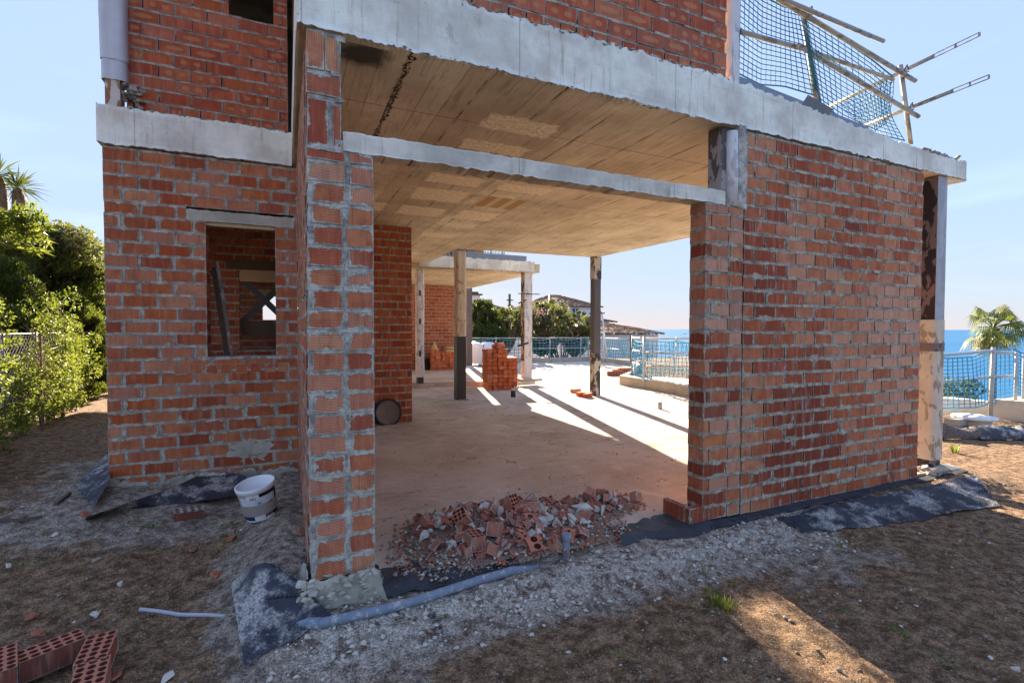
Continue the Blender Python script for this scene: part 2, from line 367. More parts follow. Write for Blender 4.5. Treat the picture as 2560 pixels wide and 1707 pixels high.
def ground_mat():
    t = NT('ground_soil'); P = t.pos(); s, g_, w = t.xyz(t.attr('mask'))
    n = t.noise(P, 2.5, 6., .65); n2 = t.noise(P, 14., 6., .7); n3 = t.noise(P, 90., 5., .8)
    soil = t.mix(t.ramp(n2, .35, .7), (.14, .078, .040), (.48, .31, .18))
    soil = t.mix(t.ramp(n3, .58, .75, 0., .5), soil, (.34, .27, .20))
    sand = t.mix(t.ramp(n2, .35, .68), (.22, .17, .13), (.60, .51, .41))
    sand = t.mix(t.ramp(n3, .62, .78, 0., .6), sand, (.62, .60, .58))
    v = t.vor(P, 75.); vc = t.vor(P, 75., out=1); vr, vg, vb = t.xyz(vc)
    peb = t.math('MULTIPLY', t.ramp(v, .42, .28), t.math('GREATER_THAN', vr, .80))
    k = t.ramp(t.math('ADD', s, t.math('MULTIPLY', t.math('SUBTRACT', n, .5), 1.3)), .38, .62)
    k = t.math('MULTIPLY', k, t.ramp(n2, .25, .5, .5, 1.))
    c = t.mix(k, soil, sand)
    c = t.mix(t.math('MULTIPLY', peb, t.ramp(n, .35, .6, .3, .95)), c, t.mix(vg, (.30, .26, .22), (.62, .58, .54)))
    wh = t.math('MULTIPLY', g_, t.ramp(n2, .40, .56))
    c = t.mix(wh, c, t.mix(n3, (.52, .47, .40), (.84, .79, .70)))
    gv = t.vor(P, 125., out=1); gr_, gg_, gb_ = t.xyz(gv); gd = t.vor(P, 125.)
    c = t.mix(1., c, t.mix(t.ramp(gr_, .1, .9), (.62, .60, .58), (1.30, 1.30, 1.30)), 'MULTIPLY')
    hh = t.math('ADD', t.math('MULTIPLY', t.math('ADD', n3, t.math('MULTIPLY', t.ramp(gd, .5, .1), .5)), .8), t.math('ADD', t.math('MULTIPLY', n2, 1.4), t.math('MULTIPLY', peb, .7)))
    return t.fin(c, .97, t.bump(hh, 1., .022))

def simple(name, col, rough=.8, metal=0., var=.25, sc=8., bump=.2, bs=40., spec=None, dist=.004):
    t = NT(name); P = t.pos(); n = t.noise(P, sc, 5., .65)
    c = t.mix(n, tuple(q*(1-var) for q in col), tuple(min(1, q*(1+var)) for q in col))
    return t.fin(c, rough, t.bump(t.noise(P, bs, 4.), bump, dist), metal, spec)

def leaf_mat(name, stops, trans=.35):
    t = NT(name); r, g, b = t.xyz(t.attr())
    c = t.cr(r, stops); t.set(t.b, 'Base Color', c); t.set(t.b, 'Roughness', .55)
    tr = t.n('ShaderNodeBsdfTranslucent', Color=t.mix(.5, c, (.35, .42, .04)))
    mx = t.n('ShaderNodeMixShader', i0=trans, i1=t.b.outputs[0], i2=tr.outputs[0])
    t.t.links.new(mx.outputs[0], t.out.inputs[0]); return t.m

def steel_mat(name, base, peel=None, amt=.5, zr=None, rough=.55):
    t = NT(name); P = t.pos(); n = t.noise(P, 6., 5., .6)
    c = t.mix(n, tuple(q*.75 for q in base), tuple(q*1.2 for q in base))
    if peel:
        k = t.ramp(t.noise(t.sc(P, (9., 9., 4.5)), 1., 5., .6, .8), .5+.1*(1-amt*2), .53+.1*(1-amt*2))
        if zr: z = t.xyz(P)[2]; k = t.math('MULTIPLY', k, t.math('LESS_THAN', z, t.math('ADD', zr, t.math('MULTIPLY', n, .1))))
        c = t.mix(k, c, peel)
    return t.fin(c, rough, t.bump(n, .3, .004))

M = {}
M['brick_left'] = brick_mat('brick_left_walls', smear=.030, smear_bias=.02, pale=.28, mort=(.42, .38, .30), cols=[(0., (.36, .085, .035)), (.3, (.52, .155, .06)), (.6, (.62, .25, .11)), (.8, (.58, .17, .05)), (1., (.46, .10, .03))])  # own clay colours of the left walls
M['brick_pillar'] = brick_mat('brick_pillar', smear=.040, smear_bias=.0, pale=.30, mort=(.46, .43, .35), cols=[(0., (.40, .095, .045)), (.3, (.52, .15, .07)), (.6, (.62, .24, .11)), (.8, (.54, .14, .065)), (1., (.66, .32, .17))])
M['brick_right'] = brick_mat('brick_right', smear=.034, smear_bias=.02, pale=.60, efflo=.95, mort=(.40, .36, .28), cols=[(0., (.24, .05, .022)), (.25, (.40, .09, .036)), (.5, (.56, .17, .065)), (.75, (.68, .29, .15)), (1., (.64, .21, .06))])
M['brick_up'] = brick_mat('brick_upper', smear=.006, oval=.55, pale=.15, cols=[(0., (.40, .07, .03)), (.4, (.54, .12, .05)), (.7, (.62, .17, .075)), (1., (.48, .12, .035))])
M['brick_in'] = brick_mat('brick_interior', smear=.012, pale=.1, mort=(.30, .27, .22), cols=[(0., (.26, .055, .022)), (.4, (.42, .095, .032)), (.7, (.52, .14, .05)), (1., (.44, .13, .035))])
M['brick_new'] = brick_mat('brick_stacked', ribs=False, streak=.15, pale=.3, cols=[(0., (.42, .11, .045)), (.4, (.56, .17, .07)), (.7, (.64, .24, .11)), (1., (.50, .14, .06))])
M['clay_old'] = brick_mat('brick_dusty', smear=.030, smear_bias=-.02, pale=.25, ribs=False, mort=(.36, .32, .28), cols=[(0., (.22, .075, .045)), (.5, (.34, .125, .08)), (1., (.46, .20, .13))])
M['mortar'] = mortar_mat('mortar'); M['mortar_l'] = mortar_mat('mortar_pale', (.43, .41, .36)); M['mortar_w'] = mortar_mat('mortar_warm', (.40, .355, .27))
M['beam'] = beam_mat('limewashed_beam', rust=.5); M['lintel'] = beam_mat('lintel_concrete', (.70, .65, .55)); M['plaster'] = beam_mat('grey_concrete', (.47, .44, .36))
M['soffit'] = soffit_mat('board_marked_soffit'); M['soffit2'] = soffit_mat('board_marked_soffit_annex', False)
M['floor'] = floor_mat(); M['ground'] = ground_mat()
M['conc'] = simple('weathered_concrete', (.40, .37, .32), .92, var=.4, sc=5., bump=.6, dist=.008)
M['concd'] = simple('buff_kerb_concrete', (.45, .38, .29), .92, var=.35, sc=3., bump=.5, dist=.008)  # warm buff concrete
M['tar'] = simple('bitumen_strip', (.045, .05, .06), .6, var=.6, sc=14., bump=.6, bs=30., dist=.006)
M['memb'] = simple('dimpled_membrane_plastic', (.040, .042, .055), .45, var=.4, sc=30., bump=.2)
t = NT('grey_blue_pipe_plastic'); P = t.pos(); n_ = t.noise(P, 9., 5.); d_ = t.noise(P, 26., 6., .75)
M['pvc'] = t.fin(t.mix(t.ramp(d_, .52, .64, 0., .85), t.mix(n_, (.13, .165, .22), (.22, .265, .33)), (.50, .47, .43)), t.ramp(d_, .45, .6, .45, .9), t.bump(d_, .4, .003))
M['steel'] = steel_mat('dark_steel', (.050, .047, .047)); M['steel_pe'] = steel_mat('dark_steel_with_torn_wrap', (.055, .05, .048), (.50, .44, .34), .55)
M['steel_r'] = steel_mat('violet_dark_steel_peeling', (.035, .025, .028), (.20, .14, .12), .55)
M['steel_skylit'] = steel_mat('pale_skylit_steel', (.42, .41, .42), (.33, .33, .35), .4)  # light grey carries the sky light on the column front in its colour
M['wrap'] = steel_mat('cream_paper_wrap', (.60, .52, .40), (.36, .27, .18), .22, rough=.8); M['wrap_w'] = steel_mat('white_foam_wrap', (.66, .64, .62), (.45, .43, .42), .25, rough=.8)
M['galv'] = steel_mat('galvanised_tube', (.36, .345, .32), (.20, .17, .14), .35, rough=.5); M['rail_w'] = steel_mat('pale_rail_tube', (.62, .60, .56), rough=.5)
M['rail_g'] = steel_mat('grey_rail_tube', (.46, .46, .45), rough=.5); M['net'] = simple('teal_net_cord', (.03, .30, .36), .7, var=.3); M['net_b'] = simple('blue_net_cord', (.02, .26, .46), .7, var=.3)
M['zinc'] = simple('blue_grey_board', (.22, .26, .31), .7, var=.25, sc=20.)
M['white'] = simple('white_render', (.80, .79, .77), .85, var=.05, bump=.1); M['plastic'] = simple('white_plastic', (.72, .72, .72), .45, var=.12, sc=14., bump=.05)
M['tile'] = simple('roof_tile', (.15, .085, .055), .9, var=.8, sc=4., bump=.4, bs=8., dist=.05)
M['glass'] = simple('window_glass', (.03, .04, .05), .15, var=.1, spec=.6)
M['wood'] = simple('weathered_wood', (.11, .09, .065), .85, var=.35, sc=18., bump=.5); M['woodl'] = simple('pale_sawn_wood', (.52, .40, .24), .8, var=.25, sc=14., bump=.3)
M['bark'] = simple('bark', (.13, .10, .075), .95, var=.4, sc=20., bump=.8, dist=.01); M['gravel'] = None

print('materials ok')
# ------------------------------------------------------------------ setting: ground, sea
ZF = -.10                                     # finished floor of the house
def gz(x, y):
    x = np.asarray(x, float); y = np.asarray(y, float)
    z = -.205 + 0*x
    z = z + .075*sst(2.30, 2.72, y)*sst(-.6, .1, x)*(1-sst(6.6, 7.3, x))            # sandy bank against the threshold
    z = z + .17*sst(3.1, 5.4, y)*(1-sst(-1.3, -.2, x)) + .09*sst(-1.2, -3, x)*sst(2, 6, y)
    z = z + .13*np.exp(-((x+.02)/.26)**2)*sst(2.75, 3.3, y)*(1-sst(5.6, 6, y))      # heap along the side wall
    z = z + .05*sst(2.6, 4.6, y)*(1-sst(-.5, .1, x))
    foot = sst(.12, .2, x)*(1-sst(13.5, 14, x))*sst(3.0, 3.1, y)*(1-sst(20.3, 20.6, y))*(1-sst(6.3, 6.5, x)*(1-sst(5.2, 5.4, y)))
    z = z*(1-foot) + foot*(-.5-.9*sst(6.8, 7.6, x))
    z = z + .012*fbm(x*1.7, y*1.7, 0, 3) + .024*fbm(x*7, y*7, 3, 4)*(1-foot)
    far = sst(0, 14, x-.62*y-7.0)
    z = z - 14.5*far*far - 2.2*sst(20, 45, y)*(1-far) - 16*sst(70, 95, np.hypot(x, y))
    z = z + 3.0*sst(-6, -30, x)*sst(-40, 0, -x+0*y)*sst(0, 10, y)*(1-far)*0.35
    return z
xs = np.concatenate([-np.geomspace(400, 3.2, 46), np.arange(-3.16, 6.6, .022), np.geomspace(6.62, 600, 70)])
ys = np.concatenate([[-60, -20, -8, -3, -1, 0, .4, .7], np.arange(.86, 6.0, .022), np.geomspace(6.03, 700, 90)])
XX, YY = np.meshgrid(xs, ys, indexing='ij'); ZZ = gz(XX, YY)
# micro relief close to the camera
near = (1-sst(6, 9, YY))*sst(.5, 1, YY)
ZZ = ZZ + near*(.006*fbm(XX*22, YY*22, 5, 3)+.010*np.maximum(0, fbm(XX*9, YY*9, 9, 3)-.05))
me = bpy.data.meshes.new('ground'); nx, ny = XX.shape
vv = np.stack([XX, YY, ZZ], -1).reshape(-1, 3)
idx = np.arange(nx*ny).reshape(nx, ny)
ff = np.stack([idx[:-1, :-1], idx[1:, :-1], idx[1:, 1:], idx[:-1, 1:]], -1).reshape(-1, 4)
me.vertices.add(len(vv)); me.vertices.foreach_set('co', vv.ravel())
me.loops.add(ff.size); me.loops.foreach_set('vertex_index', ff.ravel())
me.polygons.add(len(ff)); me.polygons.foreach_set('loop_start', np.arange(0, ff.size, 4)); me.polygons.foreach_set('loop_total', np.full(len(ff), 4))
me.polygons.foreach_set('use_smooth', np.ones(len(ff), bool)); me.update(calc_edges=True)
# mask: r sandy grey dust, g white lime lumps
def mask_rg(x, y):
    s = np.exp(-((y-2.6)/.36)**2)*sst(-.6, 0, x)*(1-sst(3.6, 4.6, x))
    s = np.maximum(s, .95*np.exp(-((x+.1)/.38)**2)*sst(2.3, 2.9, y)*(1-sst(5.7, 6, y)))
    s = np.maximum(s, .75*sst(3.6, 4.6, y)*sst(-2.6, -1.6, x)*(1-sst(.1, .2, x))*(1-sst(6, 7, y)))
    s = np.maximum(s, .62*np.exp(-((x-.3)/.7)**2-((y-1.9)/.7)**2))
    s = np.maximum(s, .50*np.exp(-((x-3.4)/.9)**2-((y-2.1)/.35)**2))
    g = np.exp(-((y-2.62)/.19)**2)*sst(-.1, .2, x)*(1-sst(3.2, 3.9, x))
    return s, g*.95
ms, mg = mask_rg(XX, YY)
at = me.attributes.new('mask', 'FLOAT_VECTOR', 'POINT'); at.data.foreach_set('vector', np.stack([ms, mg, 0*ms], -1).astype(np.float32).ravel())
me.materials.append(M['ground']); ground = link('ground', me); tag(ground, kind='structure')
t = NT('sea_water'); P = t.pos()
wv = t.noise(t.sc(P, (.35, .16, .3)), 1., 5., .65)
M['sea'] = t.fin(t.mix(t.noise(t.sc(P, (.004, .012, .01)), 1., 4.), (.015, .10, .23), (.03, .16, .33)), .5, t.bump(wv, .8, .6), 0., .15)
mb = MB(); mb.v = [(-2500, 12, -14), (15000, 12, -14), (15000, 15000, -14), (-2500, 15000, -14), (15000, -2500, -14), (12, -2500, -14), (12, 12, -14)]
mb.quad((0, 6, 1, 2, 3)); mb.quad((6, 5, 4, 1)); tag(mb.build('sea', M['sea']), kind='structure')

# ------------------------------------------------------------------ bricks
def rnd3(): return (random.random(), random.random(), random.random())
def brick_wall(name, parent, O, U, L, z0, z1, th, bm, mm, course=.115, bh=.098, pitch=.252, bl=.238, ops=(), proud=.005, joint=.004, first_header=False, seed=1, rowfn=None, label=None, bedj=.004, top_cut=None, u_start=0., header_rows=(), afn=None, kind=None, jitz=0.0, spill=0):
    random.seed(seed); b = MB(); U = Vector(U); I = Vector((-U.y, U.x, 0)); B = (U, I, Vector((0, 0, 1)))
    r = 0; z = z0
    while z < z1-.02:
        h = min(bh, z1-z); zt = z+h; zc = z+h/2
        segs = [(0, L)]
        for (a0, a1, b0, b1) in ops:
            if b0 <= zc <= b1:
                ns = []
                for (p, q) in segs:
                    if a1 <= p or a0 >= q: ns.append((p, q)); continue
                    if a0 > p: ns.append((p, a0))
                    if a1 < q: ns.append((a1, q))
                segs = ns
        for (p, q) in segs:
            # body behind the faces and the bed mortar
            b.box((p+.006, joint, z-.001), (q-.006, th-.002, zt+.001), B, O, (random.random(), 0, 0), 1)
            u = p
            while u < q-.001:
                u2 = min(u+random.uniform(.07, .16), q); pr = -random.uniform(-.003, bedj) - (random.uniform(.003, .010) if random.random() < .10*spill else 0)
                b.box((u, pr, zt-random.uniform(-.001, .005)), (u2, th, z+course+random.uniform(-.001, .005)), B, O, (random.random(), 0, 0), 1, jit=.002); u = u2
            hdr = (first_header and r == 0) or (r in header_rows)
            if rowfn: lst = rowfn(r, p, q)
            else:
                pt, bl_ = (.126, .113) if hdr else (pitch, bl)
                off = (0 if r % 2 else pt/2) + u_start + random.uniform(-.01, .01)
                lst = []; u = p-((p-off) % pt) if False else off - math.ceil((off-p)/pt)*pt
                while u < q:
                    a = max(u, p); e = min(u+bl_+random.uniform(-.004, .004), q)
                    if e-a > .03: lst.append((a, e, False))
                    if spill and random.random() < .5 and p < e < q-.02: b.box((e-.003, random.uniform(-.003, .006), z-.001+random.uniform(0, .05)*(random.random() < .6)), (min(e+pt-bl_+.005, q), th*.5, zt), B, O, (random.random(), 0, 0), 1, jit=.002)
                    u += pt + random.uniform(-.004, .004)
            for (a, e, sw) in lst:
                py = -proud-random.uniform(-.002, .003); zz = random.uniform(-.0015, .0015)
                b.box((a, py, z+zz), (e, th+.003, zt+zz), B, O, afn(a, z) if afn else rnd3(), 0, jit=.0012, swap=sw)
        z += course; r += 1
    o = b.build(name, [bm, mm], parent)
    if label: o['label'] = label
    return o

def lumpy(name, pts, mat, parent=None, r=(.02, .05), n=None, sq=(1, 1, .6), seed=3, label=None):
    """angular convex lumps joined in one mesh at pts"""
    random.seed(seed); bm = bmesh.new()
    for p in pts:
        rr = random.uniform(*r); vs = []
        for k in range(11):
            d = Vector((random.gauss(0, 1), random.gauss(0, 1), random.gauss(0, 1))).normalized()*rr*random.uniform(.75, 1.1)
            vs.append(bm.verts.new(Vector(p)+Vector((d.x*sq[0], d.y*sq[1], d.z*sq[2]))))
        g = bmesh.ops.convex_hull(bm, input=vs)
        bmesh.ops.delete(bm, geom=[v for v in g['geom_interior'] if isinstance(v, bmesh.types.BMVert)], context='VERTS')
    me = bpy.data.meshes.new(name); bm.to_mesh(me); bm.free(); me.materials.append(mat)
    o = link(name, me, parent)
    if label: o['label'] = label
    return o

def rough_beam(name, parent, x0, x1, y, dpt, zb, zt, mat, mat2=None, amp=.010, seed=0, U=(1, 0, 0), lump=.012, label=None):
    """long beam, front face at y (local), ragged top and bottom edges; zb/zt functions or numbers"""
    b = MB(); fb = zb if callable(zb) else (lambda x: zb); ft = zt if callable(zt) else (lambda x: zt)
    nu = max(8, int(abs(x1-x0)/.018)); nv = 10
    Ux, Uy = U[0], U[1]; Ix, Iy = -Uy, Ux
    def fn(i, j):
        x = x0+(x1-x0)*i; v = j
        am_ = .35+1.3*max(0, .5+float(vnoise(x*2.7, 4.4, seed))); eb = am_*(.7*amp*float(vnoise(x*13+seed, 1.7, seed))+.7*amp*float(vnoise(x*61, 3.3, seed))); et = amp*float(vnoise(x*18+seed, 9.1, seed))+.8*amp*float(vnoise(x*60, 5, seed))
        z = (fb(x)+eb)*(1-v)+(ft(x)+et)*v
        edge = max(0, 1-v*9)+max(0, 1-(1-v)*9)
        yy = y - lump*edge*max(0, float(vnoise(x*30, v*9, seed+5))) - .0015*float(vnoise(x*9, v*4, 2))
        return (x*Ux+yy*Ix, x*Uy+yy*Iy, z)
    b.grid(fn, nu, nv)
    n0 = 0
    # underside, top and back
    def strip(j, y2, zfun, m):
        base = len(b.v)
        for i in range(nu+1):
            x = x0+(x1-x0)*i/nu
            b.v.append((x*Ux+y2*Ix, x*Uy+y2*Iy, zfun(x)))
        for i in range(nu): b.quad((i*(nv+1)+j, (i+1)*(nv+1)+j, base+i+1, base+i), None, (0, 0, 0), m)
        return base
    a = strip(0, y+dpt, fb, 1 if mat2 else 0); c = strip(nv, y+dpt, ft, 0)
    for i in range(nu): b.quad((a+i, a+i+1, c+i+1, c+i))
    for i, s in ((0, 0), (nu, 1)):
        b.quad(tuple(i*(nv+1)+j for j in range(nv+1))+(c+i, a+i))
    o = b.build(name, [mat, mat2] if mat2 else [mat], parent)
    if label: o['label'] = label
    return o

# ------------------------------------------------------------------ the unfinished house
house = empty('unfinished_house', (0.1, 2.9, ZF), 'unfinished brick and concrete house shell with open ground floor and upper storey', 'house')
def wall_attr(u, z):
    # damp dark bricks low on the left, salt-bleached pale ones low on the right
    n_ = float(vnoise(u*1.6, z*1.8, 4)); w = random.random()
    pale_ = max(0, 1-((u-2.0)/.75)**2-((z-1.15)/.85)**2)+.35*n_
    damp = max(0, 1-((u-.75)/.85)**2-((z-.45)/.75)**2)
    r_v = min(1, max(0, .25+.6*w+.25*n_+.35*pale_-.55*damp))
    return (r_v, min(1, max(0, .62*pale_+.55*w*(pale_ > .1)+.30*random.random()-.5*damp)), w)
brick_wall('brick_wall', house, (3.36, 2.9, 0), (1, 0, 0), 2.5, -.11, 2.985, .15, M['brick_right'], M['mortar_w'], course=.1145, bh=.096, pitch=.251, bl=.236, joint=.03, bedj=.007, seed=11, afn=wall_attr, spill=1, label='large weathered brick wall right of the opening with white salt stains')
def pier_row(r, p, q):
    if r % 2: return [(p, p+.235, False), (p+.245, q-.005, True)]
    return [(p+.004, p+.055, False), (p+.067, p+.235+.02, False), (p+.265, q-.012, True)]
brick_wall('brick_pier', house, (2.94, 2.895, 0), (1, 0, 0), .405, -.10, 2.36, .155, M['brick_right'], M['mortar_w'], course=.1145, bh=.098, joint=.012, seed=5, rowfn=pier_row, spill=1, label='jagged end pier of the right brick wall')
# front pillar: two brick columns with a cement seam, upright bricks on top
PW = .345
def pil_row(r, p, q):
    j = random.uniform(-.012, .012); a0 = random.choice((0, 0, .022, .03, 0))
    return [(p+a0, p+.185+j, True), (p+.2+j+random.uniform(0, .018), q, False)]
brick_wall('brick_pillar', house, (.105, 2.895, 0), (1, 0, 0), PW, .02, 2.365, .2, M['brick_pillar'], M['mortar_l'], course=.1145, bh=.098, joint=.002, proud=.003, seed=21, rowfn=pil_row, bedj=.003, label='near brick pillar thick with grey mortar smears')
b = MB(); random.seed(4)
pz = 2.368
def P4(x0, x1, z0, z1, sw): b.box((x0, 2.892+random.uniform(-.002, .002), z0), (x1, 3.09, z1), a=rnd3(), jit=.002, swap=sw)
b.box((.112, 2.900, 2.362), (.283, 3.085, 2.998), m=1)
P4(.110, .213, 2.385, 2.625, False); P4(.238, .281, 2.385, 2.610, False)
P4(.106, .279, 2.655, 2.762, True); P4(.110, .196, 2.785, 2.985, False); P4(.201, .274, 2.785, 2.965, False)
for k in range(9):
    zz = random.choice((2.372, 2.64, 2.775, 2.97)); xx = random.uniform(.115, .25)
    b.box((xx, 2.889, zz-.012), (xx+random.uniform(.02, .06), 2.9, zz+.012), m=1, jit=.005)
b.build('pillar_top', [M['brick_pillar'], M['mortar_l']], house)['label'] = 'upright bricks topping the near pillar under the beam'
# side wall running back from the pillar to the window wall
brick_wall('brick_wall', house, (.105, 5.36, 0), (0, -1, 0), 2.25, -.0, 2.985, .12, M['brick_left'], M['mortar_l'], course=.1145, seed=31, proud=.004, joint=.003, label='narrow side wall running back from the near pillar')
# mortar foot of the pillar
def foot(i, j):
    an = 2*math.pi*i; rr = 1+.10*float(vnoise(math.cos(an)*3, math.sin(an)*3, j*4))
    s = .195+.06*(1-j)**1.5+.012*float(vnoise(i*40, j*9, 3))
    x = .277+max(-1, min(1, 1.35*math.cos(an)))*s*rr; y = 2.99+max(-1, min(1, 1.35*math.sin(an)))*(s-.07)*rr
    return (x, y, -.22+.25*j+.02*float(vnoise(x*20, y*20, 1)))
b = MB(); b.grid(foot, 64, 8); b.build('mortar_foot', M['plaster'], house)
lumpy('mortar_splash', [(.277+random.uniform(-.23, .21), 2.86+random.uniform(-.05, .03), -.2+.24*random.random()**1.5) for k in range(170)], M['plaster'], house, (.012, .038), seed=44)
# window wall on the left
WX0, WY = -1.42, 5.35
brick_wall('brick_wall', house, (WX0, WY, 0), (1, 0, 0), 1.52, -.02, 2.975, .24, M['brick_left'], M['mortar_l'], course=.1145, pitch=.262, bl=.242, seed=41, ops=[(.75, 1.325, 1.07, 2.375), (.60, 1.49, 2.375, 2.475)], header_rows=(), joint=.002, proud=.004, bedj=.003, label='left brick wall around the dark square window opening')
rough_beam('window_lintel', house, WX0+.60, WX0+1.49, WY-.004, .24, 2.378, 2.475, M['plaster'], amp=.004, seed=3, lump=.004)
b = MB(); b.box((-.67, 5.37, 2.345), (-.10, 5.44, 2.376)); b.build('timber_strip', M['woodl'], house)
b = MB(); random.seed(8)
for k in range(8): b.box((-.93+k*.122, WY-.006, .975), (-.93+k*.122+.095, WY+.24, 1.062), a=rnd3(), jit=.002)
b.box((-.72, WY+.002, 1.05), (-.05, WY+.235, 1.078), m=1, jit=.003); b.build('window_sill', [M['brick_left'], M['mortar_l']], house)
rough_beam('mortar_footing', house, WX0-.06, .09, WY-.055, .12, -.22, lambda x: .035+.03*float(vnoise(x*6, 0, 0)), M['plaster'], amp=.03, lump=.03)
# plaster patch low on the window wall
b = MB(); b.prism([(-.62, WY-.012), (-.30, WY-.012), (-.30, WY+.01), (-.62, WY+.01)], 0, 0) if False else None
def patch(i, j):
    an = 2*math.pi*i; c, s_ = math.cos(an), math.sin(an); k = 1/max(abs(c), abs(s_))**.8; rr = .125*k*(1+.30*float(vnoise(c*2+4, s_*2, 1))+.18*float(vnoise(c*9, s_*9, 2)))*j
    return (-.33+rr*c*1.5+(.08 if s_ < -.2 else 0)*j, WY-.007+.006*j*j-.003*float(vnoise(i*30, j*9, 2)), .20+rr*s_*.95)
b = MB(); b.grid(patch, 120, 8); b.build('plaster_patch', M['plaster'], house)
# slabs
rough_beam('edge_beam', house, WX0-.03, .06, WY-.035, .3, 2.97, 3.29, M['beam'], M['soffit2'], amp=.012, seed=9, label='short white-washed concrete band over the window wall')
zt = lambda x: 3.35 if x < 3.2 else 3.35-.17*min(1, (x-3.2)/2.7)
rough_beam('edge_beam', house, .062, 6.63, 2.885, .06, 2.995, zt, M['beam'], M['soffit2'], amp=.013, seed=1, lump=.016, label='long white-washed concrete edge beam with ragged mortar lips')
b = MB(); b.box((.058, 2.95, 2.996), (.075, WY-.04, 3.345)); b.build('slab_edge', M['beam'], house)
b = MB(); poly = [(.075, 2.945), (6.60, 2.945), (6.37, 9.5), (3.15, 9.6), (3.15, 12.55), (.9, 12.55), (.9, 10.35), (WX0-.02, 10.35), (WX0-.02, WY+.265), (.075, WY+.265)]
b.prism(poly, 3.0, 3.2); o = b.build('ceiling_slab', [M['soffit']], house)
b = MB(); b.prism([(.09, 3.0), (6.4, 3.0), (6.2, 9.4), (3.1, 9.5), (3.1, 12.5), (WX0, 12.5), (WX0, WY+.3), (.09, WY+.3)], 3.2, 3.34)
# top slab is a little lower on the terrace side
b.build('slab_topping', M['conc'], house) if False else None
b = MB(); b.box((6.30, 2.90, 2.99), (6.66, 3.30, 3.17), jit=.01); b.build('slab_nose', M['beam'], house)
lumpy('rubble_crust', [(random.uniform(5.85, 6.5), random.uniform(2.9, 3.05), 3.185+random.uniform(0, .05)) for k in range(60)], M['mortar'], house, (.02, .055), seed=3)
lumpy('mortar_crumbs', [(x, 2.895, 3.35+.012*math.sin(x*37)) for x in np.arange(.5, 3.2, .022)], M['mortar_l'], house, (.010, .026), seed=6)
lumpy('mortar_crumbs', [(x, WY-.02, 3.29) for x in np.arange(-1.3, .0, .025)], M['mortar_l'], house, (.010, .028), seed=7)
lumpy('mortar_crumbs', [(x, 2.888, 2.995+.01*math.sin(x*23)) for x in np.arange(.3, 2.9, .03)], M['mortar_l'], house, (.006, .017), seed=8)
# floor slab
b = MB(); fp = [(.12, 2.93), (6.65, 2.93), (6.7, 5.3), (8.2, 5.4), tuple(aZ(1546, 958, ZF)[:2]), tuple(aZ(1580, 935, ZF)[:2]), (13.6, 17.0), (13.9, 19.9), (.12, 20.2)]
b.prism(fp, -.30, ZF); tag(b.build('floor_slab', M['floor']), kind='structure')
b = MB(); b.box((WX0+.1, WY+.1, -.2), (.2, 12.5, .15)); b.build('room_floor', M['conc'], house)
# bitumen edge of the slab
rough_beam('bitumen_edge', house, 2.95, 6.62, 2.80, .12, -.24, lambda x: -.112+.006*math.sin(x*5), M['tar'], amp=.010, seed=12, lump=.02)
def tarsheet(x0, x1, y0, y1, sd):
    def fn(i, j):
        x = x0+(x1-x0)*i; ex = .06*float(vnoise(x*5, sd, 0)); y = (y0+ex)*(1-j)+(y1-ex*.6)*j+.02*float(vnoise(x*30, j*3, sd))
        dr = .03*max(0, .25-j)*4
        return (x, y, ZF+.006-dr+.004*float(vnoise(x*12, y*12, sd)))
    b = MB(); b.grid(fn, 60, 12); return b
tarsheet(.46, 1.35, 2.82, 3.12, 2).build('bitumen_sheet', M['tar'], house)['label'] = 'black bitumen sheet beside the near pillar'
tarsheet(2.15, 3.0, 2.78, 3.10, 5).build('bitumen_sheet', M['tar'], house)['label'] = 'black bitumen sheet at the foot of the right pier'
b = MB(); b.box((2.80, 2.88, -.10), (2.95, 2.93, .02), a=(.1, .1, 0)); b.box((2.79, 2.93, -.10), (2.835, 3.16, .02), a=(.2, .2, 0), jit=.003); b.build('edge_brick', M['brick_right'], house)
# lintel across the opening and the steel post standing over it
def lin(x): return 2.372
rough_beam('lintel', house, .29, 3.14, 2.888, .13, lambda x: 2.372+.006*float(vnoise(x*30, 1, 1)), 2.477, M['lintel'], M['soffit2'], amp=.004, seed=20, lump=.006)
b = MB(); b.box((3.14, 2.93, 2.36), (3.28, 3.07, 3.0)); b.build('steel_post', steel_mat('smeared_grey_steel', (.10, .095, .09), (.34, .32, .31), .45), house)['label'] = 'dark steel post between lintel end and ceiling'
b = MB(); b.tube([(3.235, 2.925, 2.37), (3.24, 2.92, 2.6), (3.235, 2.925, 2.96)], .05, 10); b.build('foam_strip', M['wrap_w'], house)
rough_beam('mortar_jamb', house, 3.275, 3.375, 2.888, .15, 2.36, 2.99, M['mortar_l'], amp=.02, seed=33, lump=.02)
# right hand column outside the wall
colr = empty('steel_column', (6.3, 2.97, ZF)); put(colr, house); 
b = MB(); b.box((6.17, 2.92, -.1), (6.335, 3.075, 2.99)); b.build('shaft', M['steel_r'], colr)
b = MB(); b.box((6.168, 2.915, 1.47), (6.338, 2.919, 2.99)); b.build('skylit_face', M['steel_skylit'], colr)  # thin pale sheet, sky light on this side painted in
def sq(cx, cy, h, zs, w0, wob, sd, n=20):
    def fn(i, j):
        an = 2*math.pi*i; z = zs[0]+(zs[1]-zs[0])*j
        c, s = math.cos(an), math.sin(an); k = 1/max(abs(c), abs(s)); k = min(k, 1.22)
        r = w0*k*(1+wob*float(vnoise(c*2+sd, s*2, z*3)))
        return (cx+r*c, cy+r*s, z)
    return fn
b = MB(); b.grid(sq(6.253, 2.997, .1, (.02, 1.50), .096, .05, 3), 40, 40); b.build('paper_wrap', M['wrap'], colr)['label'] = 'cream paper wrap on the lower half'
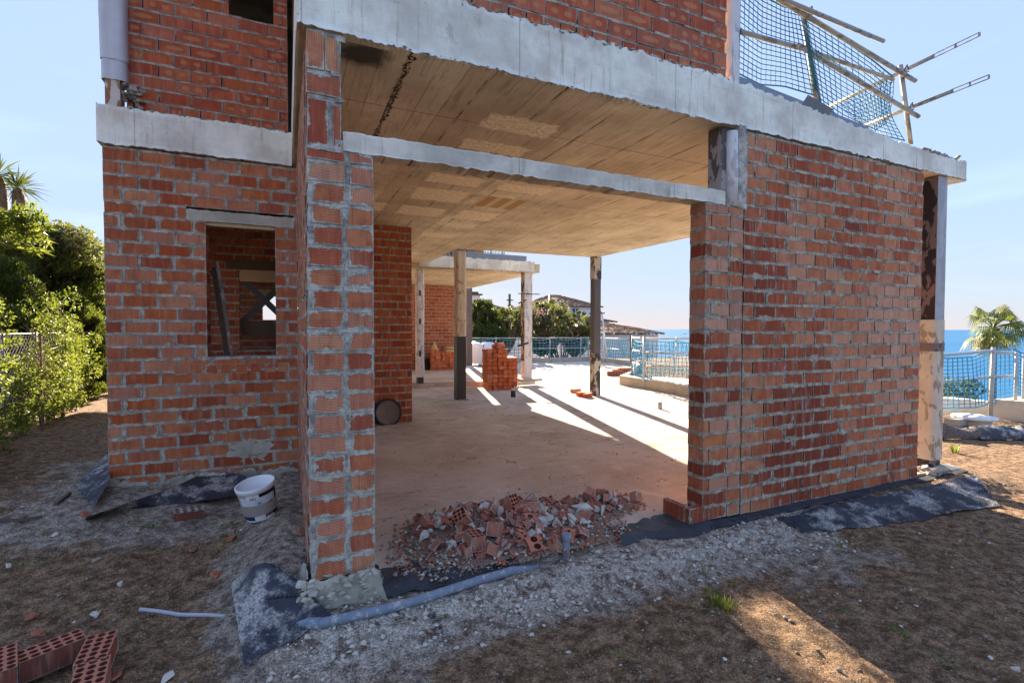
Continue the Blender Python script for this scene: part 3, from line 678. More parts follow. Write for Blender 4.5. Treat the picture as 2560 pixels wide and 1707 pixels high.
b = MB(); b.grid(sq(6.253, 2.997, .1, (1.17, 1.255), .0995, .04, 3), 40, 3); b.build('tape_band', M['steel_r'], colr)
lumpy('mortar_base', [(6.25+random.uniform(-.16, .16), 2.97+random.uniform(-.12, .12), -.07+random.uniform(-.03, .02)) for k in range(26)], M['conc'], colr, (.05, .09), seed=5)
colr['label'] = 'outer column with dark peeling steel above cream paper wrap'
# inner columns
def column(x, y, z0, z1, kind, lab):
    e = empty('steel_column', (x, y, z0)); put(e, house); e['label'] = lab
    if kind == 'half':
        b = MB(); b.box((x-.10, y-.10, z0), (x+.10, y+.10, z0+1.36)); b.build('shaft', M['steel'], e)
        b = MB(); b.grid(sq(x, y, 0, (z0+1.33, z1), .112, .10, 1), 36, 40); b.build('paper_wrap', M['wrap'], e)
        lumpy('mortar_base', [(x+random.uniform(-.15, .15), y-.1+random.uniform(-.08, .1), z0) for k in range(12)], M['mortar_w'], e, (.02, .05), seed=4)
    elif kind == 'white':
        b = MB(); b.box((x-.075, y-.075, z0), (x+.075, y+.075, z0+.3)); b.build('shaft', M['steel'], e)
        b = MB(); b.grid(sq(x, y, 0, (z0+.16, z1), .098, .12, 6), 36, 40); b.build('paper_wrap', M['wrap_w'], e)
        for k, zz in enumerate((.75, 1.55, 2.25)):
            b = MB(); b.grid(lambda i, j: (x-.02+.05*(i-.5), y-.109-.004*math.sin(i*3), z0+zz+.16*(j-.5)*(1-.5*abs(i-.5))), 3, 4); b.build('tear', M['steel'], e)
    elif kind == 'bare':
        b = MB(); b.box((x-.085, y-.085, z0), (x+.085, y+.085, z0+.95)); b.build('peeled_foot', M['steel_pe'], e)
        b = MB(); b.box((x-.083, y-.083, z0+.95), (x+.083, y+.083, z0+2.6)); b.build('shaft', M['steel_g'], e)
        b = MB(); b.box((x-.09, y-.09, z0+2.6), (x+.09, y+.09, z1)); b.build('peeled_head', M['steel_pe'], e)
    elif kind == 'grey':
        b = MB(); b.box((x-.10, y-.10, z0), (x+.10, y+.10, z1)); b.build('shaft', M['steel_g'], e)
    return e
M['steel_g'] = steel_mat('grey_steel', (.115, .108, .105))
c1 = aZ(1150, 998, ZF); column(c1.x, c1.y, ZF, 3.0, 'half', 'dark lower half and cream wrapped upper half, left of the brick stack')
c2 = aZ(1482, 976, ZF); column(6.32, 9.42, ZF, 3.0, 'bare', 'patchy grey steel column at the far right slab corner')
ZP = .02
c3 = aZ(1050, 958, ZP); column(c3.x, c3.y, ZP, 2.99, 'white', 'white wrapped column in front of the far brick wall')
# floor platform of the annex
annex = empty('unfinished_annex', (4.5, 12.0, ZF), 'unfinished flat-roofed wing behind the main house on slim columns', 'building')
st = [tuple(aZ(a, b_, ZP)[:2]) for a, b_ in ((1030, 958), (1085, 955), (1226, 953), (1316, 947), (1338, 946))]
fp2 = [(.13, st[0][1]-.2)]+[(x, y) for x, y in st]+[(st[4][0]+.1, st[4][1]+.9), (6.2, 19.6), (.13, 19.6)]
b = MB(); b.prism(fp2, ZF-.1, ZP); b.build('platform', M['floor'], annex)
c4 = aZ(1316, 945, .09)
e = empty('steel_column', (c4.x, c4.y, ZP)); put(e, annex); e['label'] = 'pale column on a plinth under the wing corner'
x, y = c4.x, c4.y
b = MB(); b.box((x-.11, y-.11, ZP), (x+.11, y+.11, 2.93)); b.build('shaft', M['wrap_w'], e)
b = MB(); b.box((x-.118, y-.09, .55), (x-.108, y+.10, 2.9)); b.build('rust_side', M['steel_pe'], e)
b = MB(); b.box((x-.25, y-.25, ZP), (x+.35, y+.25, ZP+.07)); b.build('plinth', M['conc'], e)
for q0, q1, rr0 in (((x-.3, y-.12, 2.3), (x+.32, y-.12, 2.3), .012), ((x-.28, y-.1, 2.05), (x-.05, y-.1, 2.15), .02), ((x-.3, y-.1, .95), (x, y-.1, 1.02), .03)):
    b = MB(); b.tube([q0, q1], rr0, 5); b.build('clamp', M['steel'], e)
c5 = aZ(1172, 914, ZP); e = column(c5.x, c5.y, ZP, 2.95, 'grey', 'plain grey column at the back of the wing'); put(e, annex)
# annex slab and walls
A1 = aY(1316, 679, c4.y-.1)
AY = c4.y-.25; AZB = aY(1316, 679, AY).z
b = MB(); b.prism([(-1, AY+.55), (3.15, AY+.5), (6.05, AY+.08), (6.1, 17.2), (-1, 17.2)], AZB, AZB+.22); b.build('ceiling_slab', M['soffit2'], annex)
xa = aY(1040, 668, AY+.4).x
rough_beam('edge_beam', annex, xa, aY(1336, 690, AY).x, AY, .1, AZB, AZB+.26, M['beam'], M['soffit2'], amp=.012, seed=50)
b = MB(); b.box((xa+.8, AY+.03, AZB+.26), (aY(1322, 660, AY).x-.05, AY+.09, AZB+.40)); b.build('parapet_board', M['zinc'], annex)
brick_wall('brick_wall', annex, (2.6, 16.5, 0), (1, 0, 0), 2.95, ZP, AZB, .24, M['brick_in'], M['mortar_w'], seed=60, proud=.003, label='back wall of orange bricks behind the stacks')
brick_wall('brick_wall', annex, (1.5, AY+1.2, 0), (1, 0, 0), 3.42, AZB+.26, 5.9, .24, M['brick_in'], M['mortar_w'], seed=61, label='upper storey bricks of the wing')
b = MB(); b.box((1.5, AY+1.4, AZB+.22), (4.9, 17, 5.9)); b.build('upper_storey', M['conc'], annex)
b = MB(); b.box((-.6, 16.5, ZP), (2.6, 16.7, AZB)); b.build('back_wall', M['brick_in'], annex) if False else None
# interior brick pier
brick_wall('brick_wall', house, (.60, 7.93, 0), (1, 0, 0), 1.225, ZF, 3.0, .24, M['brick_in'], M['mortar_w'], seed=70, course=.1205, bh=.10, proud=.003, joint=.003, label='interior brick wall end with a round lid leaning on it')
# ---- the dark room behind the window
brick_wall('brick_wall', house, (-1.42, 10.3, 0), (0, -1, 0), 4.7, .0, 3.0, .22, M['brick_in'], M['mortar_w'], seed=75, course=.1205, ops=[(.35, 1.5, .9, 2.4), (2.0, 3.4, .9, 2.4)], label='outer left wall of the room behind the window')  # both openings are added out of view to let sky light in
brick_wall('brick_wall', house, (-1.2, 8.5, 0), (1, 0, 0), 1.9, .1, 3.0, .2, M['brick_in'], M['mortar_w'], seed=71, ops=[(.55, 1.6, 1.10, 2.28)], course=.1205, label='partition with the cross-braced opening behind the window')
b = MB(); b.box((-.80, 8.49, 2.28), (.5, 8.71, 2.42)); b.build('room_lintel', M['wood'], house)
b = MB(); b.box((-.64, 8.50, 2.10), (.4, 8.56, 2.27)); b.build('form_board', M['woodl'], house)
b = MB(); b.box((-.63, 8.60, 1.29), (.4, 8.65, 1.48)); b.build('sill_board', M['wood'], house)
e = empty('cross_brace', (-.2, 8.6, 1.8)); put(e, house)
for s in (1, -1):
    b = MB(); c = Vector((-.30, 8.58+.02*s, 1.82)); d = Vector((.72, 0, .76*s)).normalized(); n_ = Vector((0, 1, 0)).cross(d)
    b.box((-.56, -.01, -.045), (.56, .01, .045), (d, Vector((0, 1, 0)), n_), c); b.build('brace_plate', M['steel_g'], e)
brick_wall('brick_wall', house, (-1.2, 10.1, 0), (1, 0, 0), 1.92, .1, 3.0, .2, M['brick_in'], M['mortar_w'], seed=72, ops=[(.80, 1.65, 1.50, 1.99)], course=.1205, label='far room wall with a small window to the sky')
b = MB(); b.box((-.60, 10.08, 1.98), (.6, 10.28, 2.10)); b.build('room_lintel', M['woodl'], house)
brick_wall('brick_wall', house, (.72, 12.5, 0), (0, -1, 0), 3.8, -.1, 3.0, .12, M['brick_in'], M['mortar_w'], seed=73, course=.1205, ops=[(1.0, 2.2, 0, 2.3)], label='partition closing the rooms from the open hall')  # unseen doorway added to bring light into the rooms
brick_wall('brick_wall', house, (.60, 8.1, 0), (0, -1, 0), 2.6, -.1, 3.0, .1, M['brick_in'], M['mortar_w'], seed=74, course=.1205, ops=[(.5, 1.5, 0, 2.3)], label='partition between the window room and the hall')  # doorway added out of view, brightens the window room
# ---- upper storey
UX0 = aY(313, 100, 5.40).x
brick_wall('brick_wall', house, (UX0, 5.42, 0), (1, 0, 0), .03-UX0, 3.30, 6.0, .2, M['brick_up'], M['mortar_w'], seed=80, course=.1145, pitch=.246, joint=.03, bedj=.006, first_header=True, spill=1, ops=[(-.47-UX0, -.09-UX0, 4.36, 5.3)], label='upper storey bricks above the short white band')
brick_wall('brick_wall', house, (.11, 2.95, 0), (1, 0, 0), 3.08, 3.345, 6.0, .2, M['brick_up'], M['mortar_w'], seed=81, course=.1145, bh=.100, pitch=.246, joint=.03, bedj=.006, first_header=True, spill=1, label='upper storey bricks above the long beam')
brick_wall('brick_wall', house, (.085, 5.42, 0), (0, -1, 0), 2.45, 3.345, 6.0, .15, M['brick_up'], M['mortar_w'], seed=82, joint=.03, first_header=True, label='upper side wall between the two upper walls')
b = MB(); b.box((UX0+.02, 8.5, 3.2), (2.0, 10.3, 5.99)); b.box((.3, 3.3, 3.35), (3.0, 12.3, 5.995)); b.box((UX0+.02, 5.65, 3.2), (UX0+.12, 8.4, 5.985)); b.build('upper_core', M['conc'], house)
b = MB(); b.box((-1.5, 5.3, 6.0), (3.3, 10.35, 6.25)); b.box((.0, 2.85, 6.0), (3.3, 5.3, 6.25)); b.build('roof_slab', M['beam'], house)
e = empty('steel_column', (-1.33, 5.5, 3.29)); put(e, house); e['label'] = 'white sleeved column rising at the upper left corner'
xw = (aY(261, 100, 5.4).x+aY(312, 100, 5.4).x)/2
b = MB(); b.box((xw-.06, 5.34, 3.27), (xw+.045, 5.48, 3.6)); b.build('rusty_foot', steel_mat('rusty_white_steel', (.60, .55, .48), (.32, .15, .06), .5), e)
b = MB()
for z0, z1 in ((3.52, 3.70), (3.69, 4.05), (4.04, 4.5), (4.49, 6.0)):
    b.grid(sq(xw, 5.42, 0, (z0, z1), .090+.006*(z0 > 3.6), .05, z0), 32, 10)
b.build('sleeve', simple('pale_blue_sleeve', (.55, .58, .63), .75, var=.15, sc=10.), e)
lumpy('mortar_base', [(xw+.10+random.uniform(-.05, .09), 5.40+random.uniform(-.05, .03), 3.30+random.uniform(0, .22)) for k in range(30)], M['mortar_l'], e, (.02, .05), seed=9)
e = empty('steel_column', (3.27, 3.0, 3.35)); put(e, house); e['label'] = 'white wrapped column beside the upper terrace net'
xw2 = (aY(1817, 100, 2.98).x+aY(1852, 100, 2.98).x)/2
b = MB(); b.grid(sq(xw2, 3.02, 0, (3.36, 6.0), .062, .05, 2), 32, 30); b.build('sleeve', M['wrap_w'], e)
# upstand boards on the terrace edge
def board(p0, p1, h0, h1, nm, dy=0, lab=None):
    b = MB(); n = len(b.v)
    for (p, h) in ((p0, h0), (p1, h1)):
        for y in (0, .025):
            for z in (-.06, h): b.v.append((p[0], p[1]+y, p[2]+z))
    for q in ((0, 4, 5, 1), (2, 3, 7, 6), (1, 5, 7, 3), (0, 2, 6, 4), (0, 1, 3, 2), (4, 6, 7, 5)): b.quad(q)
    o = b.build(nm, M['zinc'], house)
    if lab: o['label'] = lab
p0 = aY(1830, 215, 2.96); p1 = aY(2170, 322, 2.96)
board((p0.x, 2.96, p0.z), (p1.x, 2.96, p1.z), .10, .02, 'upstand_board', lab='blue grey board along the terrace edge')
p0 = aY(1975, 245, 2.90); p1 = aY(2100, 300, 2.90)
b = MB(); b.box((-.17, -.006, -.04), (.16, .006, .04), (Vector((.95, 0, -.17)).normalized(), Vector((0, .8, .6)), Vector((.1, -.6, .8))), ((p0.x+p1.x)/2, 2.88, (p0.z+p1.z)/2+.01)); b.build('loose_board', M['zinc'], house)
# ------------------------------------------------------------------ loose things
def gzf(x, y): return float(gz(x, y))
def perf_brick(L, Wd, Hh, nx=6, ny=3, hole=.31, depth=.094, mat=None, jag=0., seg=12):
    """hollow brick: top face pierced by nx x ny round holes, centred, top at z=Hh"""
    b = MB(); a = rnd3(); cx, cy = L/nx, Wd/ny; k = seg
    b.box((-L/2, -Wd/2, 0), (L/2, Wd/2, Hh), skip=(4,), a=a)
    for i in range(nx):
        for j in range(ny):
            ox, oy = -L/2+cx*(i+.5), -Wd/2+cy*(j+.5); n = len(b.v)
            for q in range(k):
                t_ = 2*math.pi*(q+.5)/k; c, s = math.cos(t_), math.sin(t_); m = 1/max(abs(c), abs(s))
                b.v.append((ox+c*m*cx/2, oy+s*m*cy/2, Hh))
            r = hole*min(cx, cy)*1.25
            for z in (Hh, Hh-depth):
                for q in range(k):
                    t_ = 2*math.pi*(q+.5)/k; b.v.append((ox+math.cos(t_)*min(r*1.15, cx*.43), oy+math.sin(t_)*min(r, cy*.43), z))
            for q in range(k):
                q2 = (q+1) % k
                b.quad((n+q, n+q2, n+k+q2, n+k+q), None, a, 1); b.quad((n+k+q, n+k+q2, n+2*k+q2, n+2*k+q), None, a, 2)
            b.quad(tuple(n+2*k+q for q in range(k)), None, a, 2)
    if jag:
        for i, v in enumerate(b.v):
            if v[0] > L*.25: b.v[i] = (v[0]+random.uniform(-jag, jag)*.8, v[1]+random.uniform(-jag, jag)*.3, v[2]+random.uniform(-jag, jag)*.4)
    return b
M['clay_top'] = simple('clay_face', (.44, .16, .10), .9, var=.35, sc=30., bump=.4); M['hole_shade'] = simple('clay_hole_shade', (.16, .05, .035), .95, var=.2)  # second clay is darkened: shade inside the holes is put into its colour
M['clay_wet'] = brick_mat('brick_soiled', ribs=False, smear=.006, pale=.0, mort=(.2, .18, .16), cols=[(0., (.10, .045, .035)), (1., (.16, .07, .05))])
# perforated bricks bottom left
random.seed(12)
def by_corners(px, z):
    q = [aZ(x, y, z) for x, y in px]; u = (q[1]-q[0]+q[2]-q[3])/2; v = (q[3]-q[0]+q[2]-q[1])/2
    return (q[0]+q[1]+q[2]+q[3])/4, u.length, v.length, math.atan2(u.y, u.x)
BR = [([(38, 1662), (190, 1604), (209, 1564), (60, 1621)], -.075, 'dirty perforated brick lying between two others at the lower left corner', 'g'),
      ([(187, 1662), (223, 1586), (290, 1575), (262, 1642)], -.075, 'clean perforated brick rightmost at the lower left corner', 'a'),
      ([(180, 1712), (190, 1672), (270, 1654), (255, 1707)], -.075, 'pale perforated brick cut by the bottom edge of the photo', 'b'),
      ([(-60, 1700), (5, 1676), (50, 1603), (-15, 1622)], -.06, 'reddish perforated brick cut by the left edge of the photo', 'c')]
for px, z, lab, q in BR:
    c, L, Wd, an = by_corners(px, z)
    if L < Wd: L, Wd, an = Wd, L, an+math.pi/2
    L = min(max(L, .235), .26) if q != 'b' else .24; Wd = .118
    o = perf_brick(L, Wd, .098, 6, 3, depth=.092 if q != 'b' else .03).build('perforated_brick', [M['clay_wet'] if q in 'gc' else M['brick_pillar'], M['clay_top'], M['hole_shade']])
    o.location = (c.x, c.y, z-.098); o.rotation_euler = (0, 0, an); tag(o, lab, 'brick', 'perforated bricks at the lower left corner')

# rubble heap
random.seed(33)
FR = []
for k in range(10):
    b = perf_brick(random.uniform(.06, .14), random.choice((.115, .09, .07)), random.uniform(.04, .10), random.choice((1, 2, 2, 3)), random.choice((1, 2, 2)), hole=.33, depth=.09, jag=.03)
    me = b.build('p', [M['clay_old'], M['clay_top'], M['hole_shade']]); FR.append(me.data); bpy.data.objects.remove(me)
for k in range(12):                                                     # flat shards with ribs
    b = MB(); n = random.randint(4, 5); L = random.uniform(.05, .12)
    poly = [(L*math.cos(2*math.pi*(i+random.uniform(-.3, .3))/n)*random.uniform(.5, .8), L*math.sin(2*math.pi*i/n)*random.uniform(.4, .7)) for i in range(n)]
    b.prism(poly, -.008, .008, a=rnd3())
    for i in range(-2, 3): b.box((-.3*L, i*.012-.002, .006), (.3*L, i*.012+.003, .020), a=rnd3())
    me = b.build('p', [M['clay_top'], M['clay_top']]); FR.append(me.data); bpy.data.objects.remove(me)
LM = []
M['lump'] = simple('concrete_lump', (.52, .49, .43), .95, var=.35, sc=14., bump=.9, bs=50., dist=.006)
for k in range(8):
    o = lumpy('l', [(0, 0, 0)], M['lump'], None, (.034, .048), sq=(random.uniform(.8, 1.6), random.uniform(.7, 1.1), random.uniform(.5, .9)), seed=50+k); LM.append(o.data); bpy.data.objects.remove(o)
def heap_h(x, y):
    x -= .06; y += .13
    a = .17*math.exp(-((x-1.50)/.42)**2-((y-3.50)/.26)**2)+.15*math.exp(-((x-1.10)/.28)**2-((y-3.65)/.25)**2)+.12*math.exp(-((x-2.3)/.32)**2-((y-3.62)/.16)**2)+.07*math.exp(-((x-1.4)/.6)**2-((y-3.25)/.30)**2)
    return a*.74
def in_heap(x, y): return heap_h(x, y) > .030
n = 0; spots = []
random.seed(77)
while len(spots) < 460:
    x = random.uniform(.86, 2.75); y = random.uniform(2.86, 4.0); hh = heap_h(x, y)
    if hh < .03 or random.random() > .25+hh*6: continue
    spots.append((x, y, ZF+hh*random.uniform(.55, 1.0)))
def yawd(): return (random.uniform(-.9, .9), random.uniform(-.9, .9), random.uniform(0, 6.28))
big = 0
for i, (x, y, z) in enumerate(spots):
    if i % 13 < 7:
        me = random.choice(FR[:10] if i % 2 else FR[10:]); o = link('broken_brick', me); o.location = (x, y, z); o.rotation_euler = yawd(); k = random.uniform(.42, 1.0); o.scale = (k, k, k)
        tag(o, 'broken hollow brick piece tumbled in the rubble heap', 'brick rubble', 'broken bricks in the rubble heap')
    else:
        me = random.choice(LM); o = link('concrete_lump', me); o.location = (x, y, z+.012); o.rotation_euler = yawd(); k = random.uniform(.45, 1.35); o.scale = (k, k, k)
        tag(o, 'grey concrete lump lying in the rubble heap', 'rubble', 'concrete lumps in the rubble heap')
rough = lumpy('long_concrete_piece', [(0, 0, 0)], M['lump'], None, (.10, .11), sq=(1.35, .45, .35), seed=91); p = aZ(1450, 1268, .02); rough.location = p; rough.rotation_euler = (0, .1, -.15)
tag(rough, 'long pale concrete piece lying across the right top of the rubble heap', 'rubble')
def special(px, py, z, me, rot, lab, sc=1.):
    o = link('broken_brick', me); o.location = aZ(px, py, z); o.rotation_euler = rot; o.scale = (sc,)*3; tag(o, lab, 'brick rubble', 'distinct bricks on the rubble heap'); return o
random.seed(5)
f1 = perf_brick(.12, .115, .13, 3, 3, hole=.33, depth=.1, jag=.01).build('p', [M['clay_old'], M['clay_top'], M['hole_shade']]); d1 = f1.data; bpy.data.objects.remove(f1)
special(1262, 1262, .06, d1, (1.0, .1, .5), 'largest broken brick upright on the heap crest with open holes towards the camera', .8)
special(1162, 1300, .05, d1, (.7, -.5, -.4), 'ribbed broken brick leaning left of the heap crest', .75)
special(1182, 1372, -.06, d1, (.15, .1, .15), 'square pinkish ribbed brick block at the front foot of the heap', .85)
special(1316, 1265, .02, d1, (.9, .3, 1.2), 'broken brick with round holes right behind the heap crest', .8)
special(1466, 1240, .02, d1, (1.1, -.3, 2.2), 'dark holed brick end sticking up at the back right of the heap', .6)
special(1590, 1255, -.02, d1, (.5, .5, 1.9), 'broken brick lying at the far right end of the heap', .6)
# gravel and crumbs: uncountable
def scatter_mesh(name, pts, sizes, mats, mi, kind='stuff', flat=.6, seed=1):
    rg = np.random.default_rng(seed); n = len(pts)
    base = np.array([(1, 0, 0), (-1, 0, 0), (0, 1, 0), (0, -1, 0), (0, 0, 1), (0, 0, -1)], float)
    tri = np.array([(0, 2, 4), (2, 1, 4), (1, 3, 4), (3, 0, 4), (2, 0, 5), (1, 2, 5), (3, 1, 5), (0, 3, 5)])
    V = base[None]*rg.uniform(.55, 1.2, (n, 6, 1)) + rg.normal(0, .18, (n, 6, 3))
    a = rg.uniform(0, 6.28, n); c, s = np.cos(a), np.sin(a); X = V[..., 0]*c[:, None]-V[..., 1]*s[:, None]; Y = V[..., 0]*s[:, None]+V[..., 1]*c[:, None]
    V = np.stack([X, Y, V[..., 2]*flat], -1)*np.asarray(sizes)[:, None, None]+np.asarray(pts)[:, None, :]
    T = (tri[None]+6*np.arange(n)[:, None, None]).reshape(-1, 3)
    me = bpy.data.meshes.new(name); me.vertices.add(6*n); me.vertices.foreach_set('co', V.reshape(-1))
    me.loops.add(T.size); me.loops.foreach_set('vertex_index', T.ravel()); me.polygons.add(len(T))
    me.polygons.foreach_set('loop_start', np.arange(0, T.size, 3)); me.polygons.foreach_set('loop_total', np.full(len(T), 3))
    me.polygons.foreach_set('material_index', np.repeat(mi, 8)); me.update(calc_edges=True)
    for m in mats: me.materials.append(m)
    return tag(link(name, me), kind=kind)
st_g = simple('stone_grey', (.28, .24, .195), .95, var=.3, sc=3.); st_w = simple('stone_white', (.52, .475, .41), .95, var=.2, sc=3.); st_b = simple('stone_brown', (.18, .12, .08), .95, var=.4, sc=3.); st_r = simple('brick_crumb', (.42, .13, .07), .95, var=.3, sc=3.)
rg = np.random.default_rng(3)
N = 52000
px = rg.uniform(-3.2, 6.6, N); py = .85+rg.random(N)**1.5*5.2
ms_, mg_ = mask_rg(px, py)
cl_ = fbm(px*2.1, py*2.1, 8, 3)
keep = (rg.random(N) < (.35+.65*ms_)*np.clip(.55+2.2*cl_, .08, 1.)) & ~((py > 2.95) & (px > .1) & (px < 6.7)) & ~((py > 5.3) & (px > -1.45))
px, py, ms_ = px[keep], py[keep], ms_[keep]; n = len(px)
sz = .0025+.018*rg.random(n)**8; r_ = rg.random(n)
mi = np.where(r_ < .45+.2*ms_, 0, np.where(r_ < .56+.30*ms_, 1, np.where(r_ < .975, 2, 3)))
scatter_mesh('gravel', np.stack([px, py, gz(px, py)+sz*.25], -1), sz, [st_g, st_w, st_b, st_r], mi, seed=4)
N2 = 1500
lx = rg.uniform(-.1, 3.9, N2); ly = rg.normal(2.56, .14, N2); sz2 = .005+.020*rg.random(N2)**3
k2 = ly < 2.86; lx, ly, sz2 = lx[k2], ly[k2], sz2[k2]
scatter_mesh('lime_lumps', np.stack([lx, ly, gz(lx, ly)+sz2*.2], -1), sz2, [st_w, st_g], rg.choice(2, len(lx), p=[.75, .25]), seed=14)
# crumbs round and under the heap
hx = rg.normal(1.45, .62, 9000); hy = rg.normal(3.25, .34, 9000); hh = np.array([heap_h(a, b_) for a, b_ in zip(hx, hy)])
k = (hy > 2.82) & ((hh > .006) | (rg.random(9000) < .12)) & (hx > .55) & (hx < 2.85); hx, hy, hh = hx[k], hy[k], hh[k]; n = len(hx)
sz = .004+.016*rg.random(n)**3
scatter_mesh('rubble_crumbs', np.stack([hx, hy, ZF+hh*.8*rg.random(n)**.5+sz*.4], -1), sz, [st_g, st_w, st_r], rg.choice(3, n, p=[.45, .2, .35]), seed=5, flat=.75)
b = MB(); b.grid(lambda i, j: (.7+2.1*i, 2.9+1.25*j, ZF-.01+heap_h(.7+2.1*i, 2.9+1.25*j)*.80+.006*float(vnoise(i*60, j*40, 0))), 60, 40)
tag(b.build('rubble_dust', simple('rubble_dust', (.24, .18, .14), .95, var=.4, sc=30., bump=.8)), kind='stuff')
fx = rg.uniform(.2, 7.5, 2600); fy = 3.1+rg.random(2600)**1.3*9; cl2 = fbm(fx*1.3, fy*1.3, 4, 3); k3 = rg.random(2600) < np.clip(.25+2.5*cl2, .05, 1); fx, fy = fx[k3], fy[k3]
sz3 = .003+.012*rg.random(len(fx))**4
scatter_mesh('floor_grit', np.stack([fx, fy, ZF+sz3*.3], -1), sz3, [st_g, st_r, st_b], rg.choice(3, len(fx), p=[.4, .25, .35]), seed=15)
# countable stones and shards on the soil
random.seed(9)
STN = [((362, 785), 'white flat stone near the weeds at the left', 'w', .034, 0), ((580, 1170), 'white oval stone just right of the perforated bricks', 'w', .034, 1), ((45, 955), 'white stone at the left edge of the ground', 'w', .03, 0), ((735, 1005), 'pale flat pebble in the middle of the left ground', 'w', .03, 0), ((590, 890), 'grey flat pebble cluster stone left of the sand heap', 'g', .034, 0), ((1030, 1540), 'white angular pebble at the bottom edge left of centre', 'w', .03, 0)]
def zl(x, y): return x/2.45, 1067+y/2.45
for (q, lab, c, s, up) in STN:
    p = aZ(*zl(*q), -.19); o = lumpy('stone', [(0, 0, 0)], st_w if c == 'w' else st_g, None, (s, s*1.1), sq=(1.3, .8, .5), seed=int(q[0])); p.z = gzf(p.x, p.y)+.006; o.location = p; o.rotation_euler = (0, 0, random.uniform(0, 3)); tag(o, lab, 'stone', 'loose stones on the soil')
for (q, lab) in (((190, 1195), 'small orange shard above the perforated bricks'), ((235, 1280), 'long curved orange shard behind the perforated bricks'), ((1410, 752), 'orange shard beside the weed left of the sand heap'), ((1180, 795), 'dark red shard in the middle of the left ground'), ((1325, 945), 'red shard standing at the left foot of the sand heap'), ((525, 690), 'small orange shard near the wire'), ((1845, 808), 'red shard on the sand heap beside the pillar'), ((700, 1530), 'dark red square shard right of the perforated bricks')):
    p = aZ(*zl(*q), -.19); o = link('brick_shard', random.choice(FR[10:])); p.z = gzf(p.x, p.y)+.015; o.location = p; o.rotation_euler = (random.uniform(-.5, .5), .3, random.uniform(0, 6)); o.scale = (.6,)*3; tag(o, lab, 'brick shard', 'brick shards on the soil')
for (sx, sy, lab, c) in ((2205+0, 1622, '', 'w'),): pass
for (x_, y_, lab) in ((1805+6, 1648, 'small white pebble in the shade left of the sun patch'), (2252, 1566, 'white pebble right of the sun patch'), (2476, 1642, 'white pebble near the right bottom corner'), (2540, 1676, 'largest white stone at the bottom right corner')):
    p = aZ(x_, y_, -.2); o = lumpy('stone', [(0, 0, 0)], st_w, None, (.012, .015) if 'largest' not in lab else (.022, .025), seed=int(x_)); p.z = gzf(p.x, p.y)+.005; o.location = p; tag(o, lab, 'stone', 'loose stones on the soil')
# half brick by the membrane
p = aZ(470, 1300, -.12); o = perf_brick(.20, .115, .07, 4, 3).build('soiled_brick', [M['clay_wet'], M['clay_old'], M['hole_shade']]); o.location = (p.x, p.y, gzf(p.x, p.y)-.005); o.rotation_euler = (.05, .08, .25); tag(o, 'dirty broken brick lying against the black membrane on the left', 'brick')

# bucket
bk = empty('bucket', (0, 0, 0), 'white plastic paint bucket with torn labels half sunk in the sand heap', 'bucket')
ba = aZ(655, 1308, -.10); ba.z = gzf(ba.x, ba.y)+.02; axis = Vector((-.17, -.12, 1)).normalized(); hB = .27
prof = [(.108, 0), (.132, .225), (.138, .228), (.140, .262), (.134, .266), (.126, .262), (.122, .05), (.0, .045)]
b = MB(); b.lathe(prof, ba, axis, 48); b.build('body', M['plastic'], bk)
xA = axis.orthogonal().normalized(); fr = (CAMP-ba); fr = (fr-axis*fr.dot(axis)).normalized(); sd = axis.cross(fr)
def cyl(a0, a1, z0, z1, off=.0012, nm='label', mat=None, parent=bk, slope=0.):
    def fn(i, j):
        an = a0+(a1-a0)*i; z = z0+(z1-z0)*j+slope*i; r = .108+(.132-.108)*z/.225+off
        return ba+axis*z+(fr*math.cos(an)+sd*math.sin(an))*r
    b = MB(); b.grid(fn, 16, 2); return b.build(nm, mat, parent)
lb = simple('label_paper', (.60, .66, .70), .7, var=.15, sc=30., bump=.05); lbn = simple('label_navy', (.02, .035, .12), .6, var=.2); lbd = simple('label_black', (.012, .012, .02), .6); lbg = simple('label_green', (.04, .22, .16), .6); lbw = simple('label_white', (.75, .75, .75), .7, var=.05); lbr = simple('label_red', (.5, .08, .06), .6); lby = simple('label_yellow', (.55, .48, .08), .6)
cyl(-1.35, 1.45, .012, .075, .001, 'navy_band', lbn); cyl(-1.1, 1.0, .080, .205, .001, 'label', lb); cyl(.05, 1.2, .196, .222, .0012, 'dark_band', lbd); cyl(1.02, 1.2, .05, .2, .0014, 'dark_band', lbd)
cyl(-.45, .22, .012, .050, .002, 'white_sticker', lbw); cyl(.28, .85, .010, .024, .002, 'white_sticker', lbw); cyl(.28, .48, .030, .056, .002, 'red_mark', lbr); cyl(.52, .72, .030, .056, .002, 'green_mark', lbg); cyl(-.18, -.08, .046, .060, .003, 'yellow_dot', lby)
cyl(.45, .80, .092, .128, .002, 'green_print', lbg, slope=.012); cyl(-.62, .05, .183, .224, .002, 'maker_label', lbw); cyl(-.5, .3, .086, .096, .002, 'print', simple('label_grey_blue', (.36, .44, .52), .6)); cyl(-.1, .1, .140, .160, .002, 'print', simple('label_blue', (.2, .34, .5), .6))
